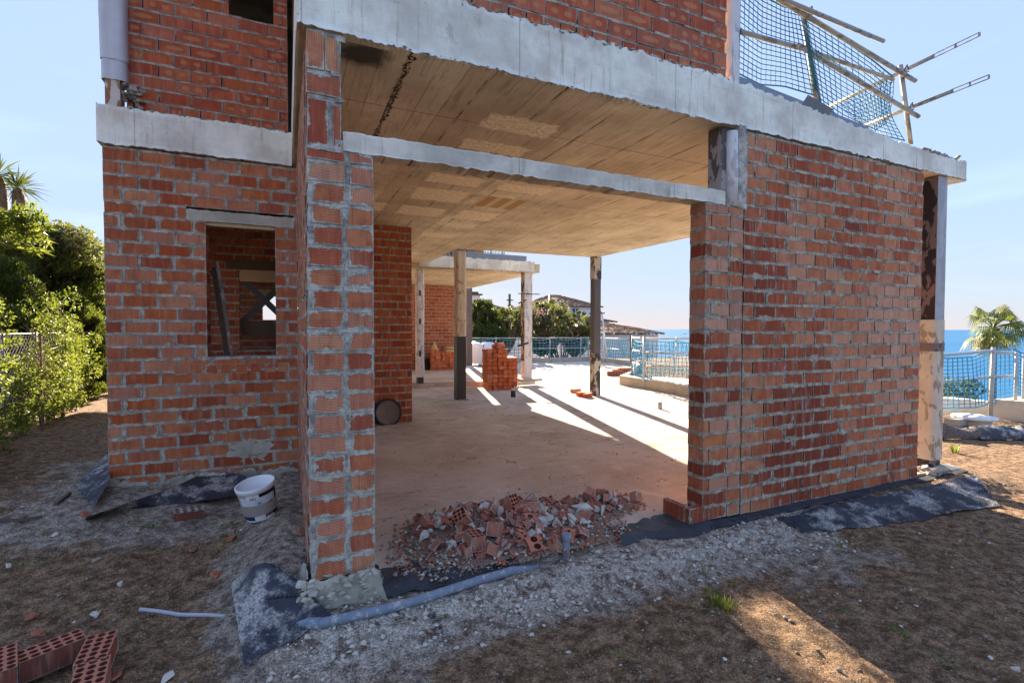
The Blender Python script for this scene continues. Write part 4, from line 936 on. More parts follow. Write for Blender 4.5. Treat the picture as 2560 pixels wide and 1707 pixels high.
def word(txt, size, an, z, mat, parent, nm):
    cu = bpy.data.curves.new(nm, 'FONT'); cu.body = txt; cu.size = size; cu.align_x = 'CENTER'; cu.extrude = .0004
    o = bpy.data.objects.new(nm, cu); COL.objects.link(o)
    dg = bpy.context.evaluated_depsgraph_get(); me = bpy.data.meshes.new_from_object(o.evaluated_get(dg)); bpy.data.objects.remove(o)
    o = bpy.data.objects.new(nm, me); COL.objects.link(o); me.materials.clear(); me.materials.append(mat)
    nn = fr*math.cos(an)+sd*math.sin(an); tx = (axis.cross(nn)).normalized(); r = .108+.024*z/.225+.0045
    o.matrix_world = Matrix.Translation(ba+axis*z+nn*r) @ Matrix((tx, axis, nn)).transposed().to_4x4()
    put(o, parent); return o
bpy.context.view_layer.update()
word('Macy', .022, -.28, .188, lbd, bk, 'lettering'); word('5', .020, -.24, .205, lbr, bk, 'numeral')
word('ECO', .022, -.15, .110, simple('label_teal', (.15, .32, .42), .6), bk, 'lettering')

# pipes
def zpath(pts, dz): return [Vector((p.x, p.y, gzf(p.x, p.y)+dz)) for p in pts]
PP = [aZ(*q, -.15) for q in ((745, 1573), (768, 1578), (792, 1581), (818, 1576), (850, 1570), (950, 1543), (1040, 1520), (1200, 1470), (1280, 1443), (1362, 1412))]
pts = [Vector((p.x, p.y, max(-.150, gzf(p.x, p.y)+.022))) for i, p in enumerate(PP)]; pts[-1].z -= .05; pts[0].z -= .02
pipe = empty('drain_pipe', pts[4], 'blue-grey plastic drain pipe lying along the threshold with an elbow', 'pipe')
b = MB(); b.tube(pts, .0255, 18); b.build('pipe', M['pvc'], pipe)
b = MB(); b.tube([pts[3]*.7+pts[4]*.3, pts[3]*.2+pts[4]*.8], .029, 18); b.tube([pts[1], pts[2]*.6+pts[3]*.4], .029, 18); b.build('socket', M['pvc'], pipe)
p = aZ(1416, 1396, -.15)
b = MB(); b.tube([(p.x, p.y, -.2), (p.x-.002, p.y, -.06), (p.x, p.y, .012)], .026, 18, cap=False); b.tube([(p.x, p.y, -.02), (p.x, p.y, .02)], .032, 18); tag(b.build('upright_pipe', M['pvc']), 'short upright grey-blue pipe stub in front of the rubble heap', 'pipe')
cp = [aZ(x, y, -.19) for x, y in ((350, 1526), (400, 1530), (450, 1536), (520, 1545), (566, 1552))]
b = MB(); b.tube([Vector((q.x, q.y, gzf(q.x, q.y)+.010-.003*i)) for i, q in enumerate(cp)], .011, 10); tag(b.build('conduit', simple('pale_conduit', (.42, .43, .47), .6, var=.15)), 'thin pale plastic conduit running into the membrane sheet', 'conduit')
wp = [aZ(x, y, -.17) for x, y in ((155, 1362), (180, 1372), (260, 1368), (330, 1354), (430, 1350), (520, 1308), (590, 1300), (612, 1312))]
b = MB(); b.tube([Vector((q.x, q.y, gzf(q.x, q.y)+.012)) for q in wp], .003, 5); tag(b.build('wire', simple('rusty_wire', (.14, .11, .09), .8)), 'thin bent wire lying on the soil left of the bucket', 'wire')
for pl, lab, wd in (([(0, 1332), (60, 1328), (105, 1320)], 'pale narrow batten lying at the left edge of the ground', .02), ([(140, 1295), (175, 1268)], 'short splintered board stuck in the soil at the left', .03)):
    q = [aZ(x, y, -.08) for x, y in pl]; q = [Vector((v.x, v.y, gzf(v.x, v.y)+.015)) for v in q]
    b = MB(); b.tube(q, wd*.6, 4); tag(b.build('batten', M['wood']), lab, 'wood')

# dimpled membranes
def membrane(name, corners, nu, nv, lift, lab, dim=.021, seed=0, dust=None, z=-.19, amp=.006, sink=.35):
    """corners: 4 ground points (pixels) a b c d (a-b one long side, d-c the other)"""
    q = [aZ(*c, z) for c in corners]
    Lu = ((q[1]-q[0]).length+(q[2]-q[3]).length)/2; Lv = ((q[3]-q[0]).length+(q[2]-q[1]).length)/2
    kx, ky = max(2, int(Lu/dim)), max(2, int(Lv/dim)); s_ = 4
    def fn(i, j):
        w = .05*float(vnoise(i*6+seed, j*2, 1)); jj = j+w*.6*(1 if j > .5 else -1)
        p = (q[0]*(1-i)+q[1]*i)*(1-jj)+(q[3]*(1-i)+q[2]*i)*jj
        d = max(0, math.sin(i*kx*math.pi*2))*max(0, math.sin(j*ky*math.pi*2)) + max(0, -math.sin(i*kx*math.pi*2))*max(0, -math.sin(j*ky*math.pi*2))
        return Vector((p.x, p.y, gzf(p.x, p.y)+lift(i, j)+amp*d))
    b = MB(); b.grid(fn, kx*s_, ky*s_)
    return tag(b.build(name, M['memb']), lab, 'membrane')
mm = NT('dimpled_membrane'); P = mm.pos()
k = mm.ramp(mm.noise(P, 4.5, 6., .7), .46, .60)
M['memb'] = mm.fin(mm.mix(mm.math('MULTIPLY', k, mm.ramp(mm.noise(P, 60., 4., .7), .30, .6)), mm.mix(mm.noise(P, 20.), (.018, .019, .028), (.045, .047, .066)), (.44, .41, .37)), .5, mm.bump(mm.noise(P, 90., 3.), .3, .002), 0., .4)
membrane('dimple_membrane', [(1940, 1318), (2440, 1208), (2500, 1262), (2010, 1345)], 0, 0, lambda i, j: .010+.018*max(0, math.sin(i*9+j))*j+.02*(1-j)*(i > .1), 'long black dimpled membrane strip in front of the right brick wall', dim=.034, seed=2, amp=.013)
membrane('dimple_membrane', [(575, 1478), (730, 1512), (845, 1562), (610, 1655)], 0, 0, lambda i, j: .03+.05*i*(1-j)+.05*math.sin(i*3.1)*(1-j)+.02*math.sin(j*5), 'crumpled dusty dimpled membrane flap at the near pillar foot', dim=.024, seed=5, z=-.15, amp=.008)
membrane('dimple_membrane', [(1060, 1560), (1110, 1535), (1200, 1550), (1085, 1612)], 0, 0, lambda i, j: -.004+.006*math.sin(i*5), 'small half-buried membrane piece below the long pipe', dim=.022, seed=7, amp=.005)
membrane('dimple_membrane', [(190, 1230), (268, 1172), (276, 1238), (236, 1275)], 0, 0, lambda i, j: .03+.10*i, 'black membrane scrap behind the corner of the left wall', dim=.03, seed=8, z=0.0, amp=.008)
def arc():
    up = [aZ(*q, -.02)+Vector((0, 0, .07)) for q in ((215, 1318), (330, 1275), (430, 1240), (500, 1205), (560, 1194), (628, 1212))]
    lo = [aZ(*q, -.14)+Vector((0, -.03, .085)) for q in ((222, 1322), (340, 1300), (440, 1285), (520, 1270), (580, 1262), (632, 1240))]
    def ev(L, t_):
        t_ *= len(L)-1; i = min(int(t_), len(L)-2); f_ = t_-i; return L[i]*(1-f_)+L[i+1]*f_
    kx, ky = 52, 10
    def fn(i, j):
        p = ev(up, i)*(1-j)+ev(lo, i)*j; d = max(0, math.sin(i*kx*math.pi*2)*math.sin(j*ky*math.pi*2))
        return Vector((p.x, p.y-.02*math.sin(j*math.pi), p.z+.006*d))
    b = MB(); b.grid(fn, kx*4, ky*4); return tag(b.build('dimple_membrane', M['memb']), 'curved black membrane strip leaning along the base of the window wall', 'membrane')
arc()

# boards inside the window
for k, (x0, y0, z0, x1, z1, w, lab, m) in enumerate(((-.66, 5.75, 2.0, -.42, 1.0, .020, 'long dark plank leaning inside the window', 'wood'), (-.60, 5.8, 1.6, -.47, 1.0, .022, 'brown short plank leaning inside the window', 'woodl'), (-.62, 5.72, 2.05, -.36, .95, .012, 'thin grey metal strip leaning inside the window', 'galv'))):
    d = Vector((x1-x0, -.2, z1-z0-.8)).normalized()
    b = MB(); b.box((0, -.01, -w), (1.5*(Vector((x1-x0, 0, z1-z0)).length+.6)/1.5, .012, w), (d, Vector((0, 1, 0)), d.cross(Vector((0, 1, 0)))), (x0, y0, z0)); tag(b.build('leaning_board', M[m]), lab, 'board', 'boards leaning inside the window')

# round lid leaning on interior pier
lc = aY(970, 1031, 7.86); lid = empty('round_lid', (lc.x, lc.y, ZF), 'round dark basin lid leaning on the interior brick wall', 'lid')
ax = Vector((.12, -1, .22)).normalized(); rr = abs(aY(970, 996, 7.86).z-aY(970, 1066, 7.86).z)/2
b = MB(); b.lathe([(rr*.02, .0), (rr*.80, 0), (rr*.84, .012)], lc, ax, 40); b.build('plate', simple('dusty_plate', (.17, .145, .12), .8, var=.5, sc=16.), lid)
b = MB(); b.lathe([(rr*.84, .012), (rr*.93, .03), (rr, .02), (rr, -.03), (rr*.9, -.04), (.01, -.04)], lc, ax, 40); b.build('rim', simple('black_rubber', (.03, .03, .035), .5, var=.3), lid)

# stacked bricks
bb = MB(); bb.box((-.12, -.057, 0), (.12, .057, .091), a=(.5, .3, 0)); base_br = bb.build('p', M['brick_new']); 
BRV = []
random.seed(15)
for k in range(14):
    bb = MB(); bb.box((-.12, -.057, 0), (.12, .057, .091), a=rnd3(), jit=.0015); o = bb.build('p', M['brick_new']); BRV.append(o.data); bpy.data.objects.remove(o)
bpy.data.objects.remove(base_br)
def put_brick(x, y, z, rz, lab, grp):
    o = link('stacked_brick', random.choice(BRV)); o.location = (x, y, z); o.rotation_euler = (0, 0, rz); return tag(o, lab, 'brick', grp)
def stack(corner, yaw, nx, ny, hfun, lab, grp, n_max=300, header=True):
    c = Vector(corner); u = Vector((math.cos(yaw), math.sin(yaw), 0)); v = Vector((-u.y, u.x, 0)); top = {}
    cnt = 0
    for L in range(16):
        for i in range(nx):
            for j in range(ny):
                if L >= hfun(i, j): continue
                if L % 2 == 0: X, Y, r = (i+.5)*.127, (j+.5)*.245, math.pi/2
                else: X, Y, r = (i+.5)*.127, (j+.5)*.245, math.pi/2
                # keep only bricks on the outside of the stack: the ones the photo can show
                if 0 < i < nx-1 and 0 < j < ny-1 and L < hfun(i, j)-1: continue
                p = c+u*(X+random.uniform(-.006, .006))+v*(Y+random.uniform(-.022, .022)); cnt += 1
                put_brick(p.x, p.y, c.z+L*.0995, yaw+r+random.uniform(-.05, .05), lab, grp)
    return cnt
pc = aZ(1222, 985, ZF)
pc2 = aZ(1215, 975, ZF)
def hA(i, j): return (10 if i < 2 else 11 if i < 4 else 8) - (1 if (i+j) % 5 == 3 else 0)
stack((pc2.x, pc2.y-.1, ZF), -.18, 6, 3, hA, 'orange hollow brick in the free-standing stack on the hall floor', 'bricks of the free-standing stack')
o = put_brick(pc2.x+.38, pc2.y+.1, ZF+11*.0965, .5, 'single brick lying crosswise on top of the free-standing stack', 'bricks of the free-standing stack')
for px_, py_, rz, lab in ((1439, 981, .2, 'left one of the loose bricks on the sunlit floor'), (1469, 993, .5, 'front right one of the loose bricks on the sunlit floor'), (1455, 990, .1, 'tilted one of the loose bricks on the sunlit floor')):
    p = aZ(px_, py_, ZF); put_brick(p.x, p.y, ZF, rz, lab, 'loose bricks on the sunlit floor')
# far stacks against the annex wall
random.seed(16)
pa = aZ(1077, 926, ZP)
for (i0, nn, hh, yy) in ((0, 2, 7, 0), (2, 7, 6, .12)):
    for L in range(hh):
        for i in range(i0, i0+nn):
            put_brick(pa.x+.06+i*.125+random.uniform(-.01, .01), pa.y+yy+random.uniform(-.03, .03), ZP+L*.0995, math.pi/2+random.uniform(-.06, .06), 'brick in the stack against the far orange wall', 'bricks stacked against the far wall')
def sack(x, y, z, w, d, h, lab, m, nm='cement_sack'):
    b = MB(); b.grid(lambda i, j: (x+w/2*math.copysign(abs(math.cos(i*6.2832))**.6, math.cos(i*6.2832))*math.sin(math.pi*j)**.5, y+d/2*math.copysign(abs(math.sin(i*6.2832))**.6, math.sin(i*6.2832))*math.sin(math.pi*j)**.5, z+h*(.5-.5*math.cos(math.pi*j))*(1+.12*float(vnoise(i*7, j*3, w*9)))), 28, 12)
    return tag(b.build(nm, m), lab, 'sack')
kraft = simple('kraft_paper', (.50, .36, .19), .85, var=.25, sc=12.)
zt_ = ZP+6*.097
sack(pa.x+.72, pa.y+.1, zt_, .55, .3, .10, 'lower paper cement sack on the far brick stack', kraft); sack(pa.x+.74, pa.y+.1, zt_+.1, .5, .3, .09, 'upper paper cement sack on the far brick stack', kraft)
b = MB(); b.grid(lambda i, j: (pa.x+.14+.14*(1-j)*math.cos(i*6.28), pa.y+.05+.1*(1-j)*math.sin(i*6.28), ZP+7*.097+.28*j+.02*math.sin(i*12)), 16, 6); tag(b.build('paper_bag', kraft), 'crumpled upright paper bag on the left end of the far brick stack', 'sack')
# mortar tub near the wall and big bags
pt = aZ(1063, 924, ZP); b = MB(); b.lathe([(.2, 0), (.26, .38), (.28, .38), (.28, .36), (.25, .35), (.19, .03), (.01, .03)], (pt.x, pt.y, ZP), None, 20); tag(b.build('mortar_tub', simple('black_rubber_tub', (.03, .032, .036), .6)), 'black rubber tub on the floor left of the far brick stack', 'tub')
pb = aZ(1203, 908, ZP)
for k, (dx, lab) in enumerate(((.12, 'white builders bulk bag with grey strap left of the free-standing brick stack'), (-1.15, 'white bulk bag half hidden behind the wrapped column'))):
    g_ = empty('bulk_bag', (pb.x+dx, pb.y, ZP), lab, 'bag', 'white bulk bags')
    def fn(i, j, dx=dx):
        an = i*2*math.pi; c, s = math.cos(an), math.sin(an); kq = min(1/max(abs(c), abs(s)), 1.2); prof_ = .5+.06*math.sin(j*math.pi) if j < .85 else .5-.35*(j-.85)/.15
        return (pb.x+dx+c*kq*prof_, pb.y+.4+s*kq*prof_, ZP+.78*min(1, j/.9)+.02*float(vnoise(c*4, s*4, j*4+dx))+(.05*(1-abs(1-2*((i*4) % 1))) if j > .6 else 0))
    b = MB(); b.grid(fn, 48, 20); b.build('sack_body', M['plastic'], g_)
    b = MB()
    b.tube([(pb.x+dx-.08, pb.y-.15, ZP+.8), (pb.x+dx-.06, pb.y-.17, ZP+.5), (pb.x+dx-.13, pb.y-.16, ZP+.1)], .018, 5); b.build('strap', M['zinc'], g_)
# little floor stubs
for px_, py_, hh_, rr_, m_, lab in ((1283, 992, .13, .055, 'steel', 'black pipe stub with a white bag on it on the hall floor'), (1650, 1022, .13, .04, 'conc', 'small grey pipe stub standing on the sunlit floor')):
    p = aZ(px_, py_, ZF); g_ = empty('pipe_stub', (p.x, p.y, ZF), lab, 'pipe'); b = MB(); b.tube([(p.x, p.y, ZF), (p.x, p.y, ZF+hh_)], rr_, 12); b.build('pipe', M[m_], g_)
    if m_ == 'steel':
        o = lumpy('plastic_cap', [(p.x+.02, p.y, ZF+.17), (p.x+.07, p.y-.02, ZF+.2)], M['plastic'], g_, (.06, .08), seed=3)
print('objects ok')
# ------------------------------------------------------------------ rails and nets
def tubeobj(name, parent, a, b_, r, m, n=8):
    mb = MB(); mb.tube([a, b_], r, n); return mb.build(name, m, parent)
def net(name, parent, fn, nu, nv, r, mat, border=1.6):
    """fn(i,j)->Vector ; knotted cord grid"""
    mb = MB(); G = [[Vector(fn(i/nu, j/nv)) for j in range(nv+1)] for i in range(nu+1)]
    for i in range(nu+1): mb.tube(G[i], r, 3, cap=False)
    for j in range(nv+1): mb.tube([G[i][j] for i in range(nu+1)], r*(border if j in (0, nv) else 1), 4 if j in (0, nv) else 3, cap=False)
    o = mb.build(name, mat, parent); return o
gr = empty('terrace_guard_rail', (4.3, 2.95, 3.35), 'tube guard rail with sagging blue-green net on the upper terrace edge', 'railing')
q = lambda x, y, Y=2.95: aY(x, y, Y)
tubeobj('post', gr, q(2008, 36), q(2043, 268), .021, M['galv']); tubeobj('post', gr, q(2251, 163), q(2277, 362), .021, M['galv'])
tubeobj('top_rail', gr, q(1925, -14, 2.91), q(2288, 203, 2.91), .021, M['galv'], 10); tubeobj('loose_tube', gr, q(1955, -2, 2.89), q(2209, 104, 2.80), .018, M['galv'])
tubeobj('middle_rail', gr, q(1996, 114, 2.91), q(2296, 292, 2.91), .021, M['galv'], 10); tubeobj('middle_rail', gr, q(1850, 80, 2.97), q(2004, 122, 2.97), .020, M['galv']); tubeobj('loose_tube', gr, q(2002, 121, 2.99), q(2233, 200, 2.99), .018, M['galv'])
def Xp(px_, py_): return aX(px_, py_, 5.78)
for (x0, y0, x1, y1) in ((2069, 269, 2449, 86), (2159, 316, 2473, 192)):
    a, b_ = Xp(x0, y0), Xp(x1, y1); d = (b_-a)
    mbk = MB(); m_ = a+d*.74; mbk.tube([a, m_], .020, 8); dn = d.normalized(); up_ = Vector((0, 0, 1)); up_ = (up_-dn*up_.dot(dn)).normalized(); sdv = dn.cross(up_)
    L = (b_-m_).length
    for s in (-1, 1): mbk.box((0, -.003, s*.017-.004), (L, .003, s*.017+.004), (dn, sdv, up_), m_)
    for k in (0, .48, .97): mbk.box((L*k, -.003, -.017), (L*k+L*.05, .003, .017), (dn, sdv, up_), m_)
    mbk.build('side_rail', M['galv'], gr)
for (x, y, Y) in ((2030, 28, 2.91), (2046, 138, 2.91), (2268, 172, 2.91), (2281, 266, 2.91)):
    p = q(x, y, Y); mbk = MB(); mbk.tube([p+Vector((.030*math.cos(t_), .01*math.sin(t_*2), .034*math.sin(t_))) for t_ in np.linspace(0, 5.2, 14)], .005, 5); mbk.build('hook', M['steel'], gr)
top = [(1852, -60), (1905, -10), (1960, 18), (1998, 27), (2020, 45), (2100, 95), (2180, 150), (2232, 192)]
bot = [(1848, 185), (1900, 212), (1960, 216), (2040, 240), (2055, 262), (2110, 300), (2190, 335), (2262, 352)]
def ev2(L, t_):
    t_ *= len(L)-1; i = min(int(t_), len(L)-2); f_ = t_-i; f_ = f_; return (L[i][0]*(1-f_)+L[i+1][0]*f_, L[i][1]*(1-f_)+L[i+1][1]*f_)
def fnet(i, j):
    a = ev2(top, i); c = ev2(bot, i); s_ = math.sin(j*math.pi)
    px_ = a[0]*(1-j)+c[0]*j + (-22*s_*sst(.75, 1, i)) ; py_ = a[1]*(1-j)+c[1]*j
    return aY(float(px_), float(py_), 2.97+.10*s_*math.sin(i*9)+.02*float(vnoise(i*9, j*5, 2)))
M['net_d'] = simple('dark_teal_cord', (.015, .14, .22), .7, var=.3)
net('net', gr, fnet, 34, 17, .0038, M['net_d'])
def snet(i, j):
    a = Xp(2090+(2235-2090)*i, 262-(262-193)*i); c = Xp(2150+(2215-2150)*i, 312-(312-300)*i*.3+20*(1-abs(2*i-1)))
    return a*(1-j)+c*j+Vector((.04*math.sin(j*3.1), 0, 0))
net('side_net', gr, snet, 16, 10, .0036, M['net_d'])
# guard rail on the annex terrace
ar = empty('annex_guard_rail', (5.5, AY, AZB+.3), 'thin guard net on top of the far wing parapet', 'railing')
xr = aY(1235, 640, AY+.1).x+.3
tubeobj('top_rail', ar, (2.8, AY+.12, AZB+.95), (xr, AY+.12, AZB+.95), .02, M['rail_w'])
for x in (3.6, 4.7, xr-.05): tubeobj('post', ar, (x, AY+.12, AZB+.2), (x, AY+.12, AZB+1.0), .02, M['rail_w'])
net('net', ar, lambda i, j: Vector((2.8+(xr-2.8)*i, AY+.14+.02*math.sin(i*30), AZB+.34+.6*j)), 30, 6, .008, M['net'])

def fence(name, pts, z0, hgt, label, cell=.14, netr=.006, mat='rail_w', nm='net', rails=(1., .52), post_r=.024, over=.05, sag=.05, cat='fence'):
    g_ = empty(name, (pts[0][0], pts[0][1], z0), label, cat)
    P_ = [Vector((p[0], p[1], z0)) for p in pts]
    for p in P_: tubeobj('post', g_, p, p+Vector((0, 0, hgt+over)), post_r, M[mat])
    for a, c in zip(P_[:-1], P_[1:]):
        for r_h in rails: tubeobj('rail', g_, a+Vector((0, -.02, hgt*r_h)), c+Vector((0, -.02, hgt*r_h)), post_r*.85, M[mat])
        L = (c-a).length; nu = max(3, int(L/cell)); nv = max(3, int(hgt/cell))
        d = (c-a).normalized(); nn = Vector((-d.y, d.x, 0))
        net('net', g_, lambda i, j: a+(c-a)*i+Vector((0, 0, .03+hgt*j*.93-sag*math.sin(i*math.pi)*(.3+j)))+nn*(.03+.08*math.sin(i*11+j*4)*math.sin(j*3.1)), nu, nv, netr, M[nm])
    return g_
# far terrace edge: low kerb and netted fence
fk = [aZ(x, y, ZF) for x, y in ((1012, 905), (1120, 906), (1240, 907), (1315, 906), (1375, 905), (1452, 903), (1470, 902), (1493, 903), (1512, 905), (1577, 914))]
fence('netted_fence', [(p.x, p.y) for p in fk], ZF+.12, .96, 'long pale tube fence with teal net along the far terrace edge', cell=.15, netr=.011, mat='rail_g', post_r=.02)
kb = empty('terrace_kerb', fk[0], 'low grey concrete kerb under the far netted fence', 'kerb')
for a, c in zip(fk[:-1], fk[1:]):
    d = (c-a).normalized(); mbk = MB(); mbk.box((0, -.12, 0), ((c-a).length, .10, .20), (d, Vector((-d.y, d.x, 0)), Vector((0, 0, 1))), a, jit=.006); mbk.build('block', M['conc'], kb)
# kerb at the pool side
ck = [aZ(x, y, ZF) for x, y in ((1577, 948), (1548, 962), (1600, 970), (1660, 981), (1727, 994))]+[Vector((8.05, 5.3, ZF))]
kp = empty('pool_wall', ck[0], 'thick low sunlit concrete wall curving past the right pier', 'wall'); mbk = MB(); nn = len(ck)
inn = ck; out = [ck[0]+Vector((.28, .22, 0)), ck[1]+Vector((.32, .10, 0))]+[p+Vector((.26, 0, 0)) for p in ck[2:]]
for k in range(nn):
    for p in (inn[k], out[k]):
        mbk.v.append((p.x, p.y, ZF-.6 if p is out[k] else ZF)); mbk.v.append((p.x, p.y, ZF+.24+.01*(k % 2)))
for k in range(nn-1):
    o_ = k*4; mbk.quad((o_, o_+4, o_+5, o_+1)); mbk.quad((o_+1, o_+5, o_+7, o_+3)); mbk.quad((o_+3, o_+7, o_+6, o_+2))
mbk.quad((0, 1, 3, 2)); mbk.build('wall_body', M['concd'], kp)
nf = [aZ(x, y, .12) for x, y in ((1580, 938), (1609, 952))]
f1_ = fence('netted_fence', [(nf[0].x, nf[0].y), (nf[1].x, nf[1].y), (nf[1].x+2.2, nf[1].y-1.3), (nf[1].x+4.6, nf[1].y-2.6)], .10, 1.06, 'teal and white netted fence beyond the thick low wall', cell=.10, netr=.007, nm='net_b', rails=(1., .68, .36), post_r=.024, mat='rail_g')
f2_ = fence('netted_fence', [(nf[0].x, nf[0].y), (nf[0].x+2.4, nf[0].y+.9), (nf[0].x+5.0, nf[0].y+1.6)], .0, 1.10, 'second netted fence standing behind the first at the pool drop', cell=.12, netr=.007, nm='net', rails=(1., .5), sag=.12, mat='rail_g')
# lower pool terrace with slats
pl = empty('lower_terrace', (10.5, 11.0, -.7), 'pale lower terrace with a row of thin wooden slats behind the nets', 'terrace')
mbk = MB(); mbk.prism([(8.6, 7.0), (15.5, 5.5), (17, 12), (13.4, 16.2), (9.4, 12.2), (8.6, 10.8)], -1.0, -.55); mbk.build('deck', M['white'], pl)
for k in range(6): tubeobj('slat', pl, (10.6+.35*k, 10.2-.15*k, -.5), (10.85+.35*k, 10.15-.15*k, -.22), .03, M['woodl'], 4)
p = aZ(1560, 940, ZF)
for k in range(3):
    o = perf_brick(.5, .24, .12, 6, 3, depth=.02).build('hollow_block', [M['brick_new'], M['clay_top'], M['hole_shade']]); o.location = (p.x-.2+.42*k, p.y+.25+.3*k, ZF+.02+.02*k); o.rotation_euler = (1.5, 0, -.3+.1*k); tag(o, 'flat perforated orange block resting behind the thick low wall', 'brick', 'flat blocks behind the low wall')

# right hand sea-side rail and wall
rr_ = [aZ(x, y, -.2) for x, y in ((2330, 1052), (2476, 1040))]
rf = empty('sea_guard_rail', rr_[1], 'pale tube railing with bright blue net facing the sea', 'railing')
def SY(x, y, Y): return aY(x, y, Y)
Yr = rr_[1].y
tubeobj('post', rf, SY(2476, 1042, Yr), SY(2484, 868, Yr), .034, M['rail_g'], 12)
p3, p4 = aZ(2538, 1016, -.05), aZ(2557, 1012, -.05)
tubeobj('post', rf, p3, p3+Vector((0, 0, 1.02)), .028, M['rail_g']); tubeobj('post', rf, p4, p4+Vector((0, 0, .98)), .026, M['rail_g'])
pL = aX(2300, 893, rr_[0].x) ; pM = SY(2482, 876, Yr)
tubeobj('top_rail', rf, SY(2300, 893, Yr+.2), SY(2482, 877, Yr), .028, M['rail_g']); tubeobj('middle_rail', rf, SY(2300, 960, Yr+.2), SY(2480, 942, Yr), .028, M['rail_g'])
tubeobj('top_rail', rf, SY(2482, 880, Yr), p3+Vector((.2, .1, 1.0)), .028, M['rail_g']); tubeobj('middle_rail', rf, SY(2480, 942, Yr), p3+Vector((.2, .1, .56)), .028, M['rail_g'])
tn = [(2300, 890), (2370, 896), (2430, 892), (2480, 874), (2535, 873), (2562, 886), (2600, 892)]; bn = [(2300, 1020), (2370, 1020), (2440, 1018), (2478, 1008), (2535, 1000), (2562, 1002), (2600, 1005)]
def rnet(i, j):
    a, c = ev2(tn, i), ev2(bn, i); return aY(float(a[0]*(1-j)+c[0]*j), float(a[1]*(1-j)+c[1]*j), Yr-.06+.04*math.sin(i*12)*math.sin(j*3.1)+i*.35)
net('net', rf, rnet, 30, 13, .0085, M['net_b'])
sw = empty('garden_wall', (12.3, 5.0, -.4), 'low cream garden wall behind the sea railing', 'wall')
wp_ = [aZ(x, y, -.16) for x, y in ((2300, 990), (2380, 996), (2476, 1006), (2530, 1022), (2600, 1040))]
for a, c in zip(wp_[:-1], wp_[1:]):
    d = (c-a).normalized(); mbk = MB(); mbk.box((-.05, 0, -1.6), ((c-a).length+.05, .35, 0), (d, Vector((-d.y, d.x, 0)), Vector((0, 0, 1))), a, jit=.01); mbk.build('wall_body', simple('cream_render', (.58, .52, .42), .9, var=.2), sw)
p = aZ(2560, 1002, .05); mbk = MB(); mbk.box((p.x-.35, p.y-.3, -.3), (p.x+.6, p.y+.3, .08), jit=.02); mbk.build('pier_block', simple('cream_block', (.60, .54, .44), .9, var=.2), sw)
# lidded tub and foam blocks
p = aZ(2436, 1046, -.10); mbk = MB(); mbk.lathe([(.20, -.12), (.23, 0), (.30, .005), (.30, .04), (.01, .05)], p, None, 28); tag(mbk.build('tub', M['plastic']), 'round white lidded tub by the cream wall', 'tub')
p = aZ(2398, 1052, -.14); mbk = MB(); mbk.box((p.x-.25, p.y-.1, -.2), (p.x+.15, p.y+.10, -.09), jit=.012); tag(mbk.build('foam_block', M['conc']), 'rectangular grey block left of the round tub', 'block')
# dark mesh mats on the right
mat_m = NT('mesh_mat'); P = mat_m.pos(); vv_ = mat_m.vor(P, 34.)
M['mat'] = mat_m.fin(mat_m.mix(mat_m.ramp(vv_, .25, .4), (.035, .028, .026), (.14, .115, .10)), .8, mat_m.bump(vv_, .8, .01))
def roll(px0, px1, yb, yt, thick, lab, wav, m='mat', Y=3.6, nm='mesh_mat'):
    """a loose mat folded over itself, lying on the ground"""
    a = aZ(px0, yb, -.2); c = aZ(px1, yb, -.2); d = c-a; L = d.length; d.normalize(); n_ = Vector((-d.y, d.x, 0)); 
    def fn(i, j):
        an = j*math.pi*1.35; r = thick*(1+wav*math.sin(i*7)+.2*float(vnoise(i*8, j*3, px0)))*min(1, .25+3*min(i, 1-i)+.1)
        p = a+d*(L*i)+n_*(.22*(1-math.cos(an))*.9)
        return (p.x, p.y, -.2+r*math.sin(min(an, math.pi*.8))+.01)
    b = MB(); b.grid(fn, 50, 18); return tag(b.build(nm, M[m]), lab, 'mat')
roll(2340, 2500, 1098, 1060, .17, 'brown open mesh mat loosely rolled beside the outer column', .25)
roll(2455, 2640, 1100, 1060, .15, 'black rolled mat behind the mesh mat at the right edge', .1, 'memb', nm='rolled_mat')
p = aZ(2520, 1083, -.2); b = MB(); b.box((-.5, -.03, 0), (.8, .03, .03), (Vector((.9, -.4, 0)).normalized(), Vector((.4, .9, 0)).normalized(), Vector((0, 0, 1))), (p.x, p.y, -.13)); tag(b.build('metal_batten', M['rail_w']), 'light metal batten lying over the rolled mats at the right', 'batten')

